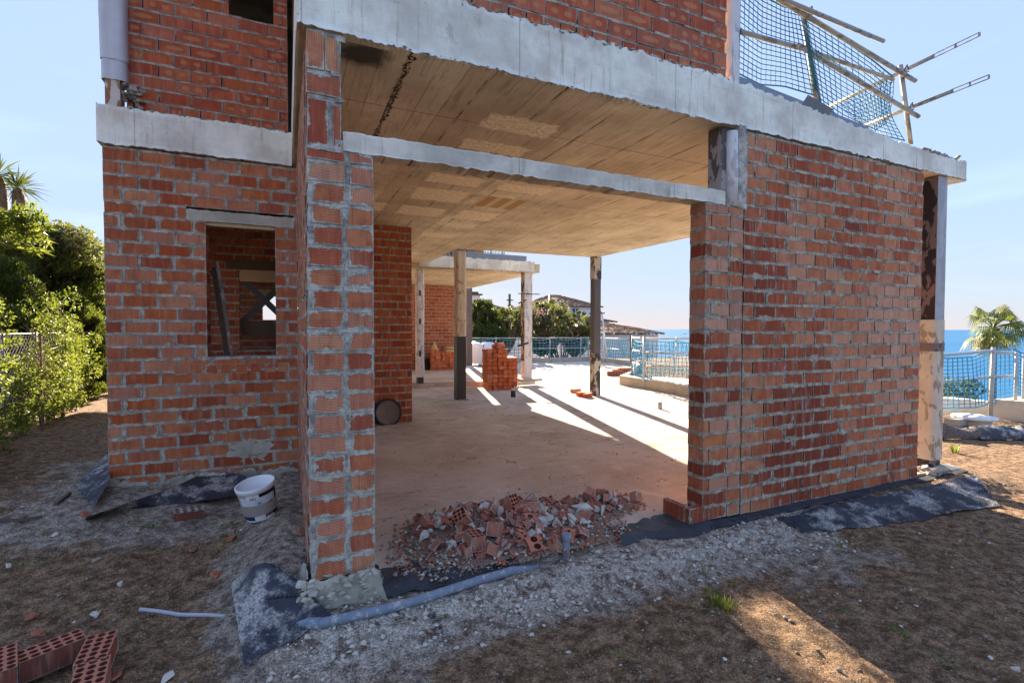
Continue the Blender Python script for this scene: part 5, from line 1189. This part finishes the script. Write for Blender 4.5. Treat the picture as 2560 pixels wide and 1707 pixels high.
# ------------------------------------------------------------------ vegetation
def leaves(name, pts, size, mat, parent=None, rndv=None, aspect=.5, seed=1, nrm=None, tilt=1.):
    """one quad per leaf; pts (n,3)"""
    rg_ = np.random.default_rng(seed); n = len(pts); pts = np.asarray(pts)
    a = rg_.normal(0, 1, (n, 3)); a[:, 2] *= tilt; a /= np.linalg.norm(a, axis=1)[:, None]
    if nrm is not None: a = a*.6+nrm; a /= np.linalg.norm(a, axis=1)[:, None]
    b_ = np.cross(a, rg_.normal(0, 1, (n, 3))); b_ /= np.linalg.norm(b_, axis=1)[:, None]
    s_ = (np.asarray(size)*rg_.uniform(.6, 1.25, n))[:, None] if np.ndim(size) == 0 else np.asarray(size)[:, None]
    A = a*s_; B_ = b_*s_*aspect
    V = np.stack([pts-A*.5, pts+B_*.5, pts+A*.5, pts-B_*.5], 1).reshape(-1, 3)
    me = bpy.data.meshes.new(name); me.vertices.add(4*n); me.vertices.foreach_set('co', V.ravel())
    me.loops.add(4*n); me.loops.foreach_set('vertex_index', np.arange(4*n)); me.polygons.add(n)
    me.polygons.foreach_set('loop_start', np.arange(0, 4*n, 4)); me.polygons.foreach_set('loop_total', np.full(n, 4)); me.update(calc_edges=True)
    at_ = me.attributes.new('rnd', 'FLOAT_VECTOR', 'FACE'); r_v = rg_.random(n) if rndv is None else np.clip(rndv+rg_.normal(0, .12, n), 0, 1)
    at_.data.foreach_set('vector', np.stack([r_v, r_v, r_v], 1).astype(np.float32).ravel()); me.materials.append(mat)
    return link(name, me, parent)
LF = leaf_mat('leaf_bright', [(0., (.035, .055, .010)), (.4, (.09, .125, .018)), (.8, (.20, .23, .04)), (1., (.36, .36, .14))], .38)
LC = leaf_mat('leaf_conifer', [(0., (.010, .022, .006)), (.4, (.03, .06, .012)), (.75, (.09, .13, .022)), (1., (.20, .22, .05))], .35)
LO = leaf_mat('leaf_olive', [(0., (.05, .052, .028)), (.5, (.12, .12, .065)), (.85, (.22, .21, .12)), (1., (.32, .30, .19))], .35)
LD = leaf_mat('leaf_dark', [(0., (.010, .024, .007)), (.5, (.03, .055, .012)), (1., (.08, .12, .025))], .25)
LP = leaf_mat('leaf_palm', [(0., (.04, .07, .02)), (.5, (.12, .16, .045)), (1., (.36, .32, .17))], .35)
LDRY = leaf_mat('leaf_dry', [(0., (.09, .055, .03)), (1., (.26, .18, .10))], .1)
def blob_pts(n, c, r, rg_, shell=.55):
    d = rg_.normal(0, 1, (n, 3)); d /= np.linalg.norm(d, axis=1)[:, None]; k = shell+(1-shell)*rg_.random(n)**.6
    return np.asarray(c)+d*k[:, None]*np.asarray(r)
def crown(clumps, per, rg_):
    return np.concatenate([blob_pts(per, c, r, rg_) for c, r in clumps]), np.repeat(rg_.random(len(clumps)), per)
def shrub(x, y, z, h, w, n, seed, lab, dens=1., grp='young leafy shrubs along the left hedge row'):
    rg_ = np.random.default_rng(seed); e = empty('leafy_shrub', (x, y, z), lab, 'shrub', grp)
    mbk = MB(); tips = []
    for k in range(n):
        an = rg_.uniform(0, 6.28); lean = rg_.uniform(.0, .28)*w; hh_ = h*rg_.uniform(.6, 1.0)
        pts_ = [Vector((x+lean*t_*math.cos(an)+.02*math.sin(t_*9+k), y+lean*t_*math.sin(an), z+hh_*t_)) for t_ in np.linspace(0, 1, 6)]
        mbk.tube(pts_, .01, 4, cap=False, rs=[.011, .010, .008, .006, .005, .003]); tips += [(p, t_) for p, t_ in zip(pts_, np.linspace(0, 1, 6))]
    mbk.build('stems', M['bark'], e)
    cl = [(tuple(p+Vector((rg_.normal(0, .10)*w*1.6, rg_.normal(0, .10)*w*1.6, rg_.normal(0, .06)))), (w*.17, w*.17, h*.065)) for p, t_ in tips for _ in range(2) if t_ > .08 and rg_.random() < dens]
    pts_, rv = crown(cl, 48, rg_); pts_[:, 2] = np.maximum(pts_[:, 2], z+.03)
    leaves('foliage', pts_, .042, LF, e, rv*.75+.15, .55, seed); return e
SH = [((-25, 1215), 1.45, .8, 6, 'nearest bright shrub at the left edge of the photo'), ((55, 1185), 1.0, .7, 5, 'low bright shrub in front of the near fence post'), ((120, 1150), 1.62, .42, 3, 'slender shrub with a tall leafy top before the wire fence'),
      ((165, 1100), 1.05, .5, 4, 'mid-height shrub behind the slender one'), ((205, 1075), 1.2, .5, 4, 'shrub left of the tallest bright shrub'), ((248, 1050), 1.95, .62, 7, 'tallest bright shrub beside the house corner'), ((262, 1030), 1.6, .6, 5, 'last shrub of the row nearest the house corner'), ((15, 1230), .8, .7, 5, 'lowest ground-hugging shrub at the left edge'), ((95, 1135), .85, .7, 5, 'small bushy shrub at the middle of the row'), ((215, 1060), 1.0, .7, 5, 'short dense shrub under the tallest one')]
for k, (pq, h_, w_, n_, lab) in enumerate(SH):
    p = aZ(*pq, .02); shrub(p.x-.42, p.y, gzf(p.x, p.y)-.02, h_, w_, n_, 100+k, lab)
# bare dry shrubs
for k, pq in enumerate(((60, 1150), (183, 1090))):
    p = aZ(*pq, .02); rg_ = np.random.default_rng(300+k); mbk = MB()
    mbk.tube([(p.x-.3, p.y, 0), (p.x-.3, p.y+.02, 1.3)], .012, 4)
    for q_ in range(120):
        z0 = rg_.uniform(.4, 1.3); an = rg_.uniform(0, 6.28); l_ = rg_.uniform(.08, .22); mbk.tube([(p.x-.3, p.y, z0), (p.x-.3+l_*math.cos(an), p.y+l_*math.sin(an), z0+l_*.8)], .003, 3, cap=False)
    tag(mbk.build('dry_shrub', simple('dry_twigs', (.22, .15, .10), .95)), ('bare twiggy dead shrub by the left fence post', 'bare twiggy dead shrub left of the tallest bright shrub')[k], 'shrub')
p0 = aZ(10, 1140, 0); mbk = MB(); mbk.tube([(-3.0, 5.6, .92), (-3.0, 7.2, .93), (-2.95, 9.4, 1.16)], .006, 4); tag(mbk.build('guide_string', simple('pale_string', (.55, .50, .32), .8)), 'pale string stretched between the shrubs', 'string')
# chain link fence
cf = empty('chain_link_fence', (-3.9, 6, 0), 'rusty chain link fence with slim posts behind the shrub row', 'fence')
FX = -3.42
for k, y in enumerate((6.6, 8.75, 9.7, 11.0, 13.0)): tubeobj('post', cf, (FX, y, 0), (FX, y, 1.34), .022, M['galv'])
tubeobj('top_wire', cf, (FX, 3, 1.30), (FX, 16, 1.32), .012, M['galv'], 5)
mbk = MB()
for k in range(150):
    y0 = 3+k*.09
    for s in (1, -1):
        pts_ = [(FX+.01*s, y0+s*(z_-.65)*1.0, z_) for z_ in (0, .65, 1.29)]; mbk.tube(pts_, .0032, 3, cap=False)
mbk.build('mesh', M['galv'], cf)
# conifers behind the fence
def conifer(x, y, h, w, seed, lab, mat=LC, n=130, per=400, ls=.07, grp='dark conifers behind the chain link fence', z0=-.2, name='conifer_tree', feather=True):
    rg_ = np.random.default_rng(seed); e = empty(name, (x, y, z0), lab, 'tree', grp); mbk = MB()
    mbk.tube([(x, y, z0), (x+.1, y, z0+h*.5), (x, y+.1, z0+h*.92)],   .1, 8, rs=[.09, .06, .02])
    cl = []
    for k in range(n):
        t_ = rg_.random()**.8; an = rg_.uniform(0, 6.28); R__ = w*(1-t_**2.4)*rg_.uniform(.45, 1.0)+.15; z_ = z0+h*(.02+.96*t_)
        c = (x+R__*math.cos(an), y+R__*math.sin(an), z_-.12*R__); cl.append((c, (w*.20, w*.20, h*.05)))
        if k % 3 == 0: mbk.tube([(x, y, z_-.2), c], .02, 4, cap=False)
    mbk.build('trunk', M['bark'], e)
    pts_, rv = crown(cl, per, rg_); leaves('crown', pts_, ls, mat, e, rv*.75, .30, seed, nrm=np.array([.25, .1, .75]) if feather else None); return e
TR = [(-4.25, 10.6, 2.75, 1.1, 'nearest conifer at the left edge behind the wire fence'), (-4.35, 12.3, 3.55, 1.25, 'widest sunlit conifer in the middle of the left tree mass'), (-3.95, 13.2, 3.5, 1.1, 'conifer just left of the house corner'), (-5.6, 14.2, 3.5, 1.5, 'conifer in the second row under the villa'), (-4.6, 15.6, 3.8, 1.4, 'rear conifer partly behind the house corner'), (-3.7, 11.6, 2.2, .9, 'low dark conifer filling the gap above the shrubs')]
for k, (x, y, h_, w_, lab) in enumerate(TR): conifer(x, y, h_, w_, 400+k, lab)
# oleander top
def broad(x, y, z0, clumps, n, ls, mat, seed, name, lab, cat='tree', trunk=True, grp=None, asp=.45):
    rg_ = np.random.default_rng(seed); e = empty(name, (x, y, z0), lab, cat, grp); mbk = MB()
    if trunk:
        for k, (c, r) in enumerate(clumps):
            if k % 2 == 0: mbk.tube([(x, y, z0), ((x+c[0])/2+.05, (y+c[1])/2, (z0+c[2])/2-.1), c], .05, 5, cap=False, rs=[.08, .05, .02])
        mbk.build('trunk', M['bark'], e)
    pts_, rv = crown(clumps, n, rg_); leaves('crown', pts_, ls, mat, e, rv*.8+.05, asp, seed); return e
rg_ = np.random.default_rng(8)
p = aY(150, 565, 12.0); cl = [((p.x+rg_.uniform(-.8, .7), 12.6+rg_.uniform(-.5, .5), p.z-rg_.random()*1.4), (.34, .34, .30)) for k in range(26)]
broad(p.x, 12, 0, cl, 300, .10, LO, 9, 'oleander_bush', 'loose broad-leaved bush rising above the sunlit conifer', grp=None, trunk=False)
# yucca palms
def yucca(px_, pyt, pyb, Y, seed, lab, s=1.):
    t0 = aY(px_[0], pyt, Y); b0 = aY(px_[1], pyb, Y); e = empty('yucca_palm', b0, lab, 'palm'); rg_ = np.random.default_rng(seed)
    mbk = MB(); bend = Vector((.12*s, 0, 0)); pts_ = [b0*(1-k)+t0*k+bend*math.sin(k*math.pi) for k in np.linspace(0, 1, 8)]
    mbk.tube(pts_, .1, 9, rs=[.10*s, .11*s, .12*s, .14*s, .15*s, .15*s, .14*s, .08*s]); mbk.build('trunk', simple('yucca_bark', (.24, .17, .13), .95, var=.5, sc=22., bump=1., dist=.03), e)
    pts2 = []; 
    mbk = MB()
    for k in range(260):
        t_ = rg_.uniform(.25, 1); c = pts_[0]*(1-t_)+t0*t_+bend*math.sin(t_*math.pi); an = rg_.uniform(0, 6.28); r = .15*s; d = Vector((math.cos(an), math.sin(an), 0)); a = c+d*r*.7; e_ = c+d*r*1.3+Vector((0, 0, -.28*s)); sdv = Vector((-d.y, d.x, 0))*.016*s
        n0 = len(mbk.v); mbk.v += [tuple(a-sdv), tuple(a+sdv), tuple(e_)]; mbk.quad((n0, n0+1, n0+2), [(0, 0, 1, 1)]*3, (rg_.random(),)*3)
    mbk.build('dead_leaves', LDRY, e); mbk = MB()
    for k in range(60):
        an = rg_.uniform(0, 6.28); el = rg_.uniform(-.5, 1.3); d = Vector((math.cos(an)*math.cos(el), math.sin(an)*math.cos(el), math.sin(el))); L = .72*s*rg_.uniform(.7, 1.1); sdv = d.orthogonal().normalized()*.022*s; m_ = t0+d*L*.5; e_ = t0+d*L+Vector((0, 0, -.1*s)); n0 = len(mbk.v)
        mbk.v += [tuple(t0-sdv*.5), tuple(m_-sdv), tuple(e_), tuple(m_+sdv)]; mbk.quad((n0, n0+1, n0+2, n0+3), None, (rg_.random()*.5,)*3)
    mbk.build('leaf_rosette', LD, e)
yucca((44, 20), 470, 610, 11.5, 1, 'yucca with shaggy leaning trunk near the left edge', .62); yucca((-6, -16), 438, 620, 11.5, 2, 'taller yucca cut by the left edge', .62)
rg_ = np.random.default_rng(18)
p = aY(10, 570, 10.8); broad(p.x, 10.8, .5, [((p.x+rg_.uniform(-.5, .4), 10.8, p.z+rg_.uniform(-.25, .3)), (.25, .25, .2)) for k in range(9)], 120, .22, LF, 19, 'broadleaf_bush', 'yellow-green spiky bush under the yuccas', 'shrub', asp=.16, trunk=False)
# villa behind the left trees
vl = empty('white_villa', aY(60, 640, 17), 'white villa corner with an arch behind the yuccas', 'villa')
a, c = aY(-40, 556, 17), aY(84, 560, 17)
mbk = MB(); mbk.box((a.x, 17, .2), (c.x, 20, c.z)); mbk.build('wall', M['white'], vl)
d_ = aY(56, 580, 16.98); mbk = MB(); mbk.grid(lambda i, j: (d_.x+.42*math.cos(math.pi*i)*j, 16.97, d_.z-.2+.42*math.sin(math.pi*i)*j), 16, 2); mbk.build('arch_opening', M['glass'], vl)
gw = empty('garden_terrace_wall', aY(20, 625, 14), 'long pale retaining wall topped with tiles behind the conifers', 'wall'); a, c = aY(-60, 622, 14), aY(110, 634, 14)
mbk = MB(); mbk.box((a.x, 14, -.2), (c.x, 14.25, c.z)); mbk.build('wall_body', M['white'], gw); mbk = MB(); mbk.box((a.x, 13.95, c.z), (c.x+.03, 14.3, c.z+.12)); mbk.build('coping', M['concd'], gw)

# ---- houses beyond the terrace
def hip_house(name, lab, x0, x1, y0, y1, zb, ze, zr, rx0, rx1, over=.4, wins=(), chim=None, cat='house'):
    e = empty(name, (x0, y0, zb), lab, cat)
    mbk = MB(); mbk.box((x0, y0, zb), (x1, y1, ze)); mbk.build('wall', M['white'], e)
    ym = (y0+y1)/2; v = [(x0-over, y0-over, ze), (x1+over, y0-over, ze), (x1+over, y1+over, ze), (x0-over, y1+over, ze), (rx0, ym, zr), (rx1, ym, zr)]
    mbk = MB(); 
    def rp(A, B_, C_, D_, nrow, ncol):
        A, B_, C_, D_ = map(Vector, (A, B_, C_, D_))
        def fn(i, j):
            p_ = (A*(1-i)+B_*i)*(1-j)+(D_*(1-i)+C_*i)*j; return (p_.x, p_.y, p_.z+.09*abs(math.sin(i*ncol*math.pi))+.05*((j*nrow) % 1)+.05*float(vnoise(i*31, j*17, 3)))
        mbk.grid(fn, ncol*4, nrow*2)
    W_ = x1-x0
    rp(v[0], v[1], v[5], v[4], 14, max(8, int(W_/.3))); rp(v[1], v[2], v[5], v[5], 14, 20); rp(v[3], v[0], v[4], v[4], 14, 20); rp(v[2], v[3], v[4], v[5], 14, max(8, int(W_/.3)))
    r_ = mbk.build('roof', M['tile'], e)
    for (a_, b2) in ((v[1], v[5]), (v[0], v[4]), (v[4], v[5])): 
        mbk = MB(); mbk.tube([Vector(a_)+Vector((0, 0, .05)), Vector(b2)+Vector((0, 0, .05))], .09, 6); mbk.build('ridge_tiles', M['concd'], r_)
    for (wx, wz, ww, wh) in wins:
        mbk = MB(); mbk.box((wx-ww/2, y0-.03, wz-wh/2), (wx+ww/2, y0-.002, wz+wh/2)); w_ = mbk.build('window', M['glass'], e)
        mbk = MB()
        for s in (-1, 0, 1): mbk.box((wx+s*ww/2-.04, y0-.06, wz-wh/2), (wx+s*ww/2+.04, y0-.031, wz+wh/2))
        mbk.box((wx-ww/2, y0-.065, wz-wh/2-.05), (wx+ww/2, y0-.031, wz-wh/2)); mbk.build('frame', M['white'], w_)
    if chim:
        cx, cz0, cz1, cw = chim; mbk = MB(); mbk.box((cx-cw/2, y0-.1, cz0), (cx+cw/2, y0+cw, cz1)); k_ = mbk.build('chimney', M['white'], e)
        mbk = MB(); mbk.box((cx-cw*.7, y0-.1-cw*.2, cz1), (cx+cw*.7, y0+cw*1.2, cz1+.1)); mbk.box((cx-cw*.4, y0, cz1+.1), (cx+cw*.4, y0+cw*.8, cz1+.25)); mbk.build('chimney_cap', M['tile'], k_)
    return e
Yh = 44.
g1 = lambda x, y, Y=Yh: aY(x, y, Y)
hip_house('white_house', 'white two-storey house with a tiled hip roof behind the big olive bush', g1(1378, 765).x, g1(1495, 765).x, Yh, Yh+9, -6, g1(1440, 768).z, g1(1440, 742).z+.35, g1(1378, 765).x+2.2, g1(1440, 765).x+.8, wins=((g1(1438, 782).x, g1(1438, 782).z, .85, .9),))
hip_house('white_house', 'lower white house wing with chimney right of the grey column', g1(1400, 800, 40).x, g1(1529, 800, 40).x, 40, 47, -6, g1(1490, 806, 40).z, g1(1480, 782, 40).z, g1(1410, 800, 40).x, g1(1470, 800, 40).x, wins=((g1(1520, 812, 40).x-.3, g1(1500, 811, 40).z, .5, .35),), chim=(g1(1497, 790, 40).x, g1(1497, 808, 40).z, g1(1497, 784, 40).z, .75))
hip_house('white_house', 'low round-cornered white house with brown tiled roof in front of the sea', g1(1486, 835, 29).x, g1(1646, 835, 29).x, 29, 37, -6, g1(1580, 836, 29).z, g1(1580, 817, 29).z+.25, g1(1500, 830, 29).x, g1(1582, 830, 29).x+.8, over=.3)
e = hip_house('tiled_house', 'house with big brown tiled roof and white chimney behind the cypress', g1(1170, 790, 33).x, g1(1300, 790, 33).x, 33, 40, -5, g1(1200, 790, 33).z, g1(1200, 745, 33).z, g1(1185, 790, 33).x, g1(1230, 780, 33).x, chim=(g1(1186, 760, 33).x, g1(1186, 790, 33).z, g1(1186, 738, 33).z, .75))
# trees there
rg_ = np.random.default_rng(31)
def outline_tree(name, lab, cx, cy, rx, ry, Y, nclump, per, ls, mat, seed, cat='tree', cr_=.16, zb=None, asp=.4, dz=1.6):
    rg_ = np.random.default_rng(seed); c = aY(cx, cy, Y); ex = aY(cx+rx, cy, Y); RX = ex.x-c.x; RZ = c.z-aY(cx, cy+ry, Y).z; cl = []
    while len(cl) < nclump:
        u, v = rg_.uniform(-1, 1, 2)
        if u*u+v*v*(1 if v > 0 else .7) > 1: continue
        k_ = rg_.uniform(.55, 1.15); cl.append(((c.x+u*RX, Y+rg_.uniform(-dz, dz)*(1-u*u), c.z+v*RZ), (RZ*cr_*1.3*k_, RZ*cr_*1.5*k_, RZ*cr_*1.2*k_)))
    return broad(c.x, Y, c.z-RZ-1.0, cl, per, ls, mat, seed, name, lab, cat, asp=asp)
outline_tree('olive_tree', 'large grey-green bush in front of the white house between the slim columns', 1352, 800, 66, 46, 25, 190, 200, .10, LO, 32)
outline_tree('olive_tree', 'smaller grey-green bush left of the pale column', 1262, 805, 36, 38, 24, 110, 200, .10, LO, 33)
outline_tree('olive_tree', 'brownish bush at the right end before the grey column', 1432, 815, 42, 36, 26, 120, 200, .10, LO, 36)
outline_tree('cypress_tree', 'dark green conical cypress beside the white chimney', 1208, 790, 32, 40, 22.5, 130, 200, .08, LD, 34, dz=.8)
outline_tree('clipped_hedge', 'dark clipped hedge below the cypress', 1215, 832, 48, 18, 21.8, 60, 220, .09, LD, 35, 'hedge', cr_=.5, dz=.5)
outline_tree('flower_bush', 'low bush with pink and purple flowers behind the far fence', 1400, 862, 80, 16, 22.5, 46, 160, .10, LD, 37, 'bush', cr_=.55, dz=.5)
fl = leaf_mat('petal_pink', [(0., (.30, .05, .28)), (1., (.55, .20, .35))], .3)
bo = [aY(rg_.normal(1400, 34), rg_.normal(860, 8), 21.9) for k in range(260)]+[aY(rg_.normal(1352, 9), rg_.normal(780, 5), 23.4) for k in range(90)]
tag(leaves('bougainvillea_flowers', np.array([tuple(q_) for q_ in bo]), .10, fl, seed=4), kind='stuff')
# utility pole, ladder-like tripod
p = aY(1274, 735, 34); b = MB(); b.tube([(p.x, 34, -3), (p.x, 34, p.z)], .09, 6); b.box((p.x-.25, 33.9, p.z-.5), (p.x+.25, 34, p.z-.42)); b.box((p.x-.18, 33.9, p.z-.9), (p.x+.18, 34, p.z-.82)); tag(b.build('utility_pole', M['bark']), 'thin dark utility pole above the tiled roof', 'pole')
p1_, p2_ = aY(1519, 902, 17.5), aY(1506, 788, 17.5)
b = MB(); b.tube([p1_, p2_], .03, 6); b.tube([aY(1508, 902, 17.5), aY(1508, 815, 17.5)], .028, 6); tag(b.build('leaning_pole', M['rail_w']), 'pale pole leaning on the far fence right of the grey column', 'pole')
p1_, p2_ = aY(1577, 908, 16.2), aY(1576, 838, 16.2); b = MB(); b.tube([p1_, p2_], .035, 6); tag(b.build('dark_post', M['bark']), 'short dark post before the low house by the sea', 'post')
# palm by the sea
def fan_palm(px_, pyc, Y, R__, lab):
    c = aY(px_, pyc, Y); e = empty('fan_palm', (c.x, Y, -3), lab, 'palm tree'); rg_ = np.random.default_rng(77)
    mbk = MB(); mbk.tube([(c.x, Y, -3.2), (c.x+.04, Y, (c.z-3)/2), (c.x, Y, c.z)], .08, 10, rs=[.12, .09, .08]); mbk.build('trunk', M['bark'], e)
    for k in range(36):
        an = rg_.uniform(0, 6.28); el = 1.25-k*.070; el = max(-1.15, el)
        d = Vector((math.cos(an)*math.cos(el), math.sin(an)*math.cos(el), math.sin(el))); L = R__*rg_.uniform(.45, .62)*(1 if el > -.6 else .8)
        h_ = c+d*L; mbk = MB(); mbk.tube([c, c+d*L*.5+Vector((0, 0, .03)), h_], .012, 4, cap=False)
        sdv = d.cross(Vector((0, 0, 1))).normalized(); upv = sdv.cross(d); fanr = R__*.46
        for q_ in range(22):
            t_ = (q_/21-.5)*3.6; dd = (d*math.cos(t_)+sdv*math.sin(t_)); tip = h_+dd*fanr*rg_.uniform(.85, 1.1)+Vector((0, 0, -.30*fanr*(1+abs(t_))-.14*rg_.random())); mid = h_+dd*fanr*.55; w_ = upv.cross(dd).normalized()*fanr*.034; n0 = len(mbk.v)
            mbk.v += [tuple(h_), tuple(mid-w_), tuple(tip), tuple(mid+w_)]; g__ = .15+.25*rg_.random()+(.5 if el < -.5 else 0); mbk.quad((n0, n0+1, n0+2, n0+3), None, (g__,)*3)
        mbk.build('frond', LP, e)
    return e
fan_palm(2484, 820, 7.2, .86, 'small fan palm standing before the sea at the right')
# shrubs below the sea railing
rg_ = np.random.default_rng(41); p = aY(2375, 955, 7.0)
broad(p.x, 7.0, -2.0, [((p.x+rg_.uniform(-.6, .6), 7+rg_.uniform(-.3, .3), p.z+rg_.uniform(-.5, .05)), (.25, .25, .16)) for k in range(14)], 160, .08, LD, 42, 'coastal_shrub', 'dark green shrub seen through the blue net', 'shrub')
# ------------------------------------------------------------------ weeds
def tuft(px_, py_, h_, n, seed, lab, mat=LF, wd=.004, spread=.35, z=-.2, cat='weed'):
    p = aZ(px_, py_, z); p.z = gzf(p.x, p.y); rg_ = np.random.default_rng(seed); mbk = MB()
    for k in range(n):
        an = rg_.uniform(0, 6.28); r = rg_.random()*spread*h_; a = Vector((p.x+r*math.cos(an)*.8, p.y+r*math.sin(an)*.8, p.z)); hh_ = h_*rg_.uniform(.45, 1.); l_ = Vector((math.cos(an), math.sin(an), 0))*hh_*rg_.uniform(.1, .55); sdv = Vector((-math.sin(an), math.cos(an), 0))*wd; m_ = a+l_*.4+Vector((0, 0, hh_*.6)); t_ = a+l_+Vector((0, 0, hh_)); n0 = len(mbk.v)
        mbk.v += [tuple(a-sdv*.6), tuple(a+sdv*.6), tuple(m_+sdv), tuple(m_-sdv), tuple(t_)]; c_ = (rg_.uniform(.3, 1),)*3; mbk.quad((n0, n0+1, n0+2, n0+3), None, c_); mbk.quad((n0+3, n0+2, n0+4), [(0, 0, 1, 1)]*3, c_)
    return tag(mbk.build('grass_tuft', mat), lab, cat)
def sprout(px_, py_, s_, n, seed, lab, z=-.2):
    p = aZ(px_, py_, z); p.z = gzf(p.x, p.y)+.012; rg_ = np.random.default_rng(seed); pts_ = np.array([(p.x+rg_.normal(0, s_), p.y+rg_.normal(0, s_), p.z+abs(rg_.normal(0, s_*.3))) for k in range(n)])
    return tag(leaves('weed_sprout', pts_, .020, leaf_mat('leaf_weed', [(0., (.04, .12, .02)), (1., (.12, .26, .05))], .3) if 'leaf_weed' not in bpy.data.materials else bpy.data.materials['leaf_weed'], None, None, .7, seed, nrm=np.array([0, 0, .2])), lab, 'weed')
tuft(1765, 1437, .14, 4, 1, 'single tall yellow grass blade sprout before the pier', wd=.005, spread=.15); tuft(1790, 1508, .07, 40, 2, 'sunlit grass tuft at the tip of the sun patch', spread=1.1); tuft(1822, 1520, .07, 40, 3, 'second grass tuft in the sun patch', spread=1.1); tuft(1772, 1482, .05, 14, 4, 'thin shaded grass tuft above the sun patch', spread=.8)
tuft(1832, 1465, .03, 14, 5, 'small sunlit grass tuft right of the tall blade', spread=.8); tuft(1995, 1505, .08, 5, 6, 'dry reddish grass stalk in the shade', spread=.3, mat=LDRY); tuft(2102, 1368, .08, 8, 7, 'green grass blades at the membrane edge', spread=.3); tuft(2388, 1130, .16, 22, 8, 'sunlit grass tuft at the foot of the outer column', spread=.6, wd=.008); tuft(2520, 1085, .14, 40, 9, 'grass growing by the metal batten at the right edge', spread=2.2, wd=.006)
for k, (x, y, s_, n_, lab) in enumerate(((130, 1395, .05, 26, 'sprawling green weed by the white flat stone'), (65, 1452, .05, 22, 'green weed above the left edge stone'), (375, 1362, .03, 22, 'bright green weed in the middle of the left ground'), (450, 1330, .025, 14, 'small green weed below the black membrane'), (573, 1344, .025, 16, 'dark green weed left of the sand heap'), (572, 1382, .02, 12, 'green weed beside the orange shard'), (298, 1590, .03, 16, 'bright weed right of the perforated bricks'), (220, 1552, .02, 8, 'round-leaved weed behind the perforated bricks'), (1556, 1648, .022, 9, 'small green sprout near the bottom edge'), (2240, 1580, .03, 16, 'green weed right of the sun patch'), (2108, 1530, .02, 8, 'tiny green weed near the sun patch'), (2372, 1660, .03, 12, 'dark green weed at the bottom right'), (370, 1284, .03, 14, 'faint green weed near the soiled brick'))):
    sprout(x, y, s_, n_, 500+k, lab)
p = Vector((ray(1712, 826).x, ray(1712, 826).y, 0)).normalized()*1500
bt = empty('motor_boat', (p.x, p.y, -14), 'tiny white motor boat on the sea near the right pier edge', 'boat')
mbk = MB(); mbk.grid(lambda i, j: (p.x+7*(2*i-1), p.y+1.6*(1-(2*i-1)**2)*(2*j-1), -14+.2+1.5*abs(2*j-1)*(1-.2*(2*i-1))), 14, 8); mbk.build('hull', M['white'], bt)
mbk = MB(); mbk.box((p.x-2.5, p.y-.8, -13.6), (p.x+1.5, p.y+.8, -11.8), jit=.1); mbk.build('cabin', M['plastic'], bt)
print('scene done')
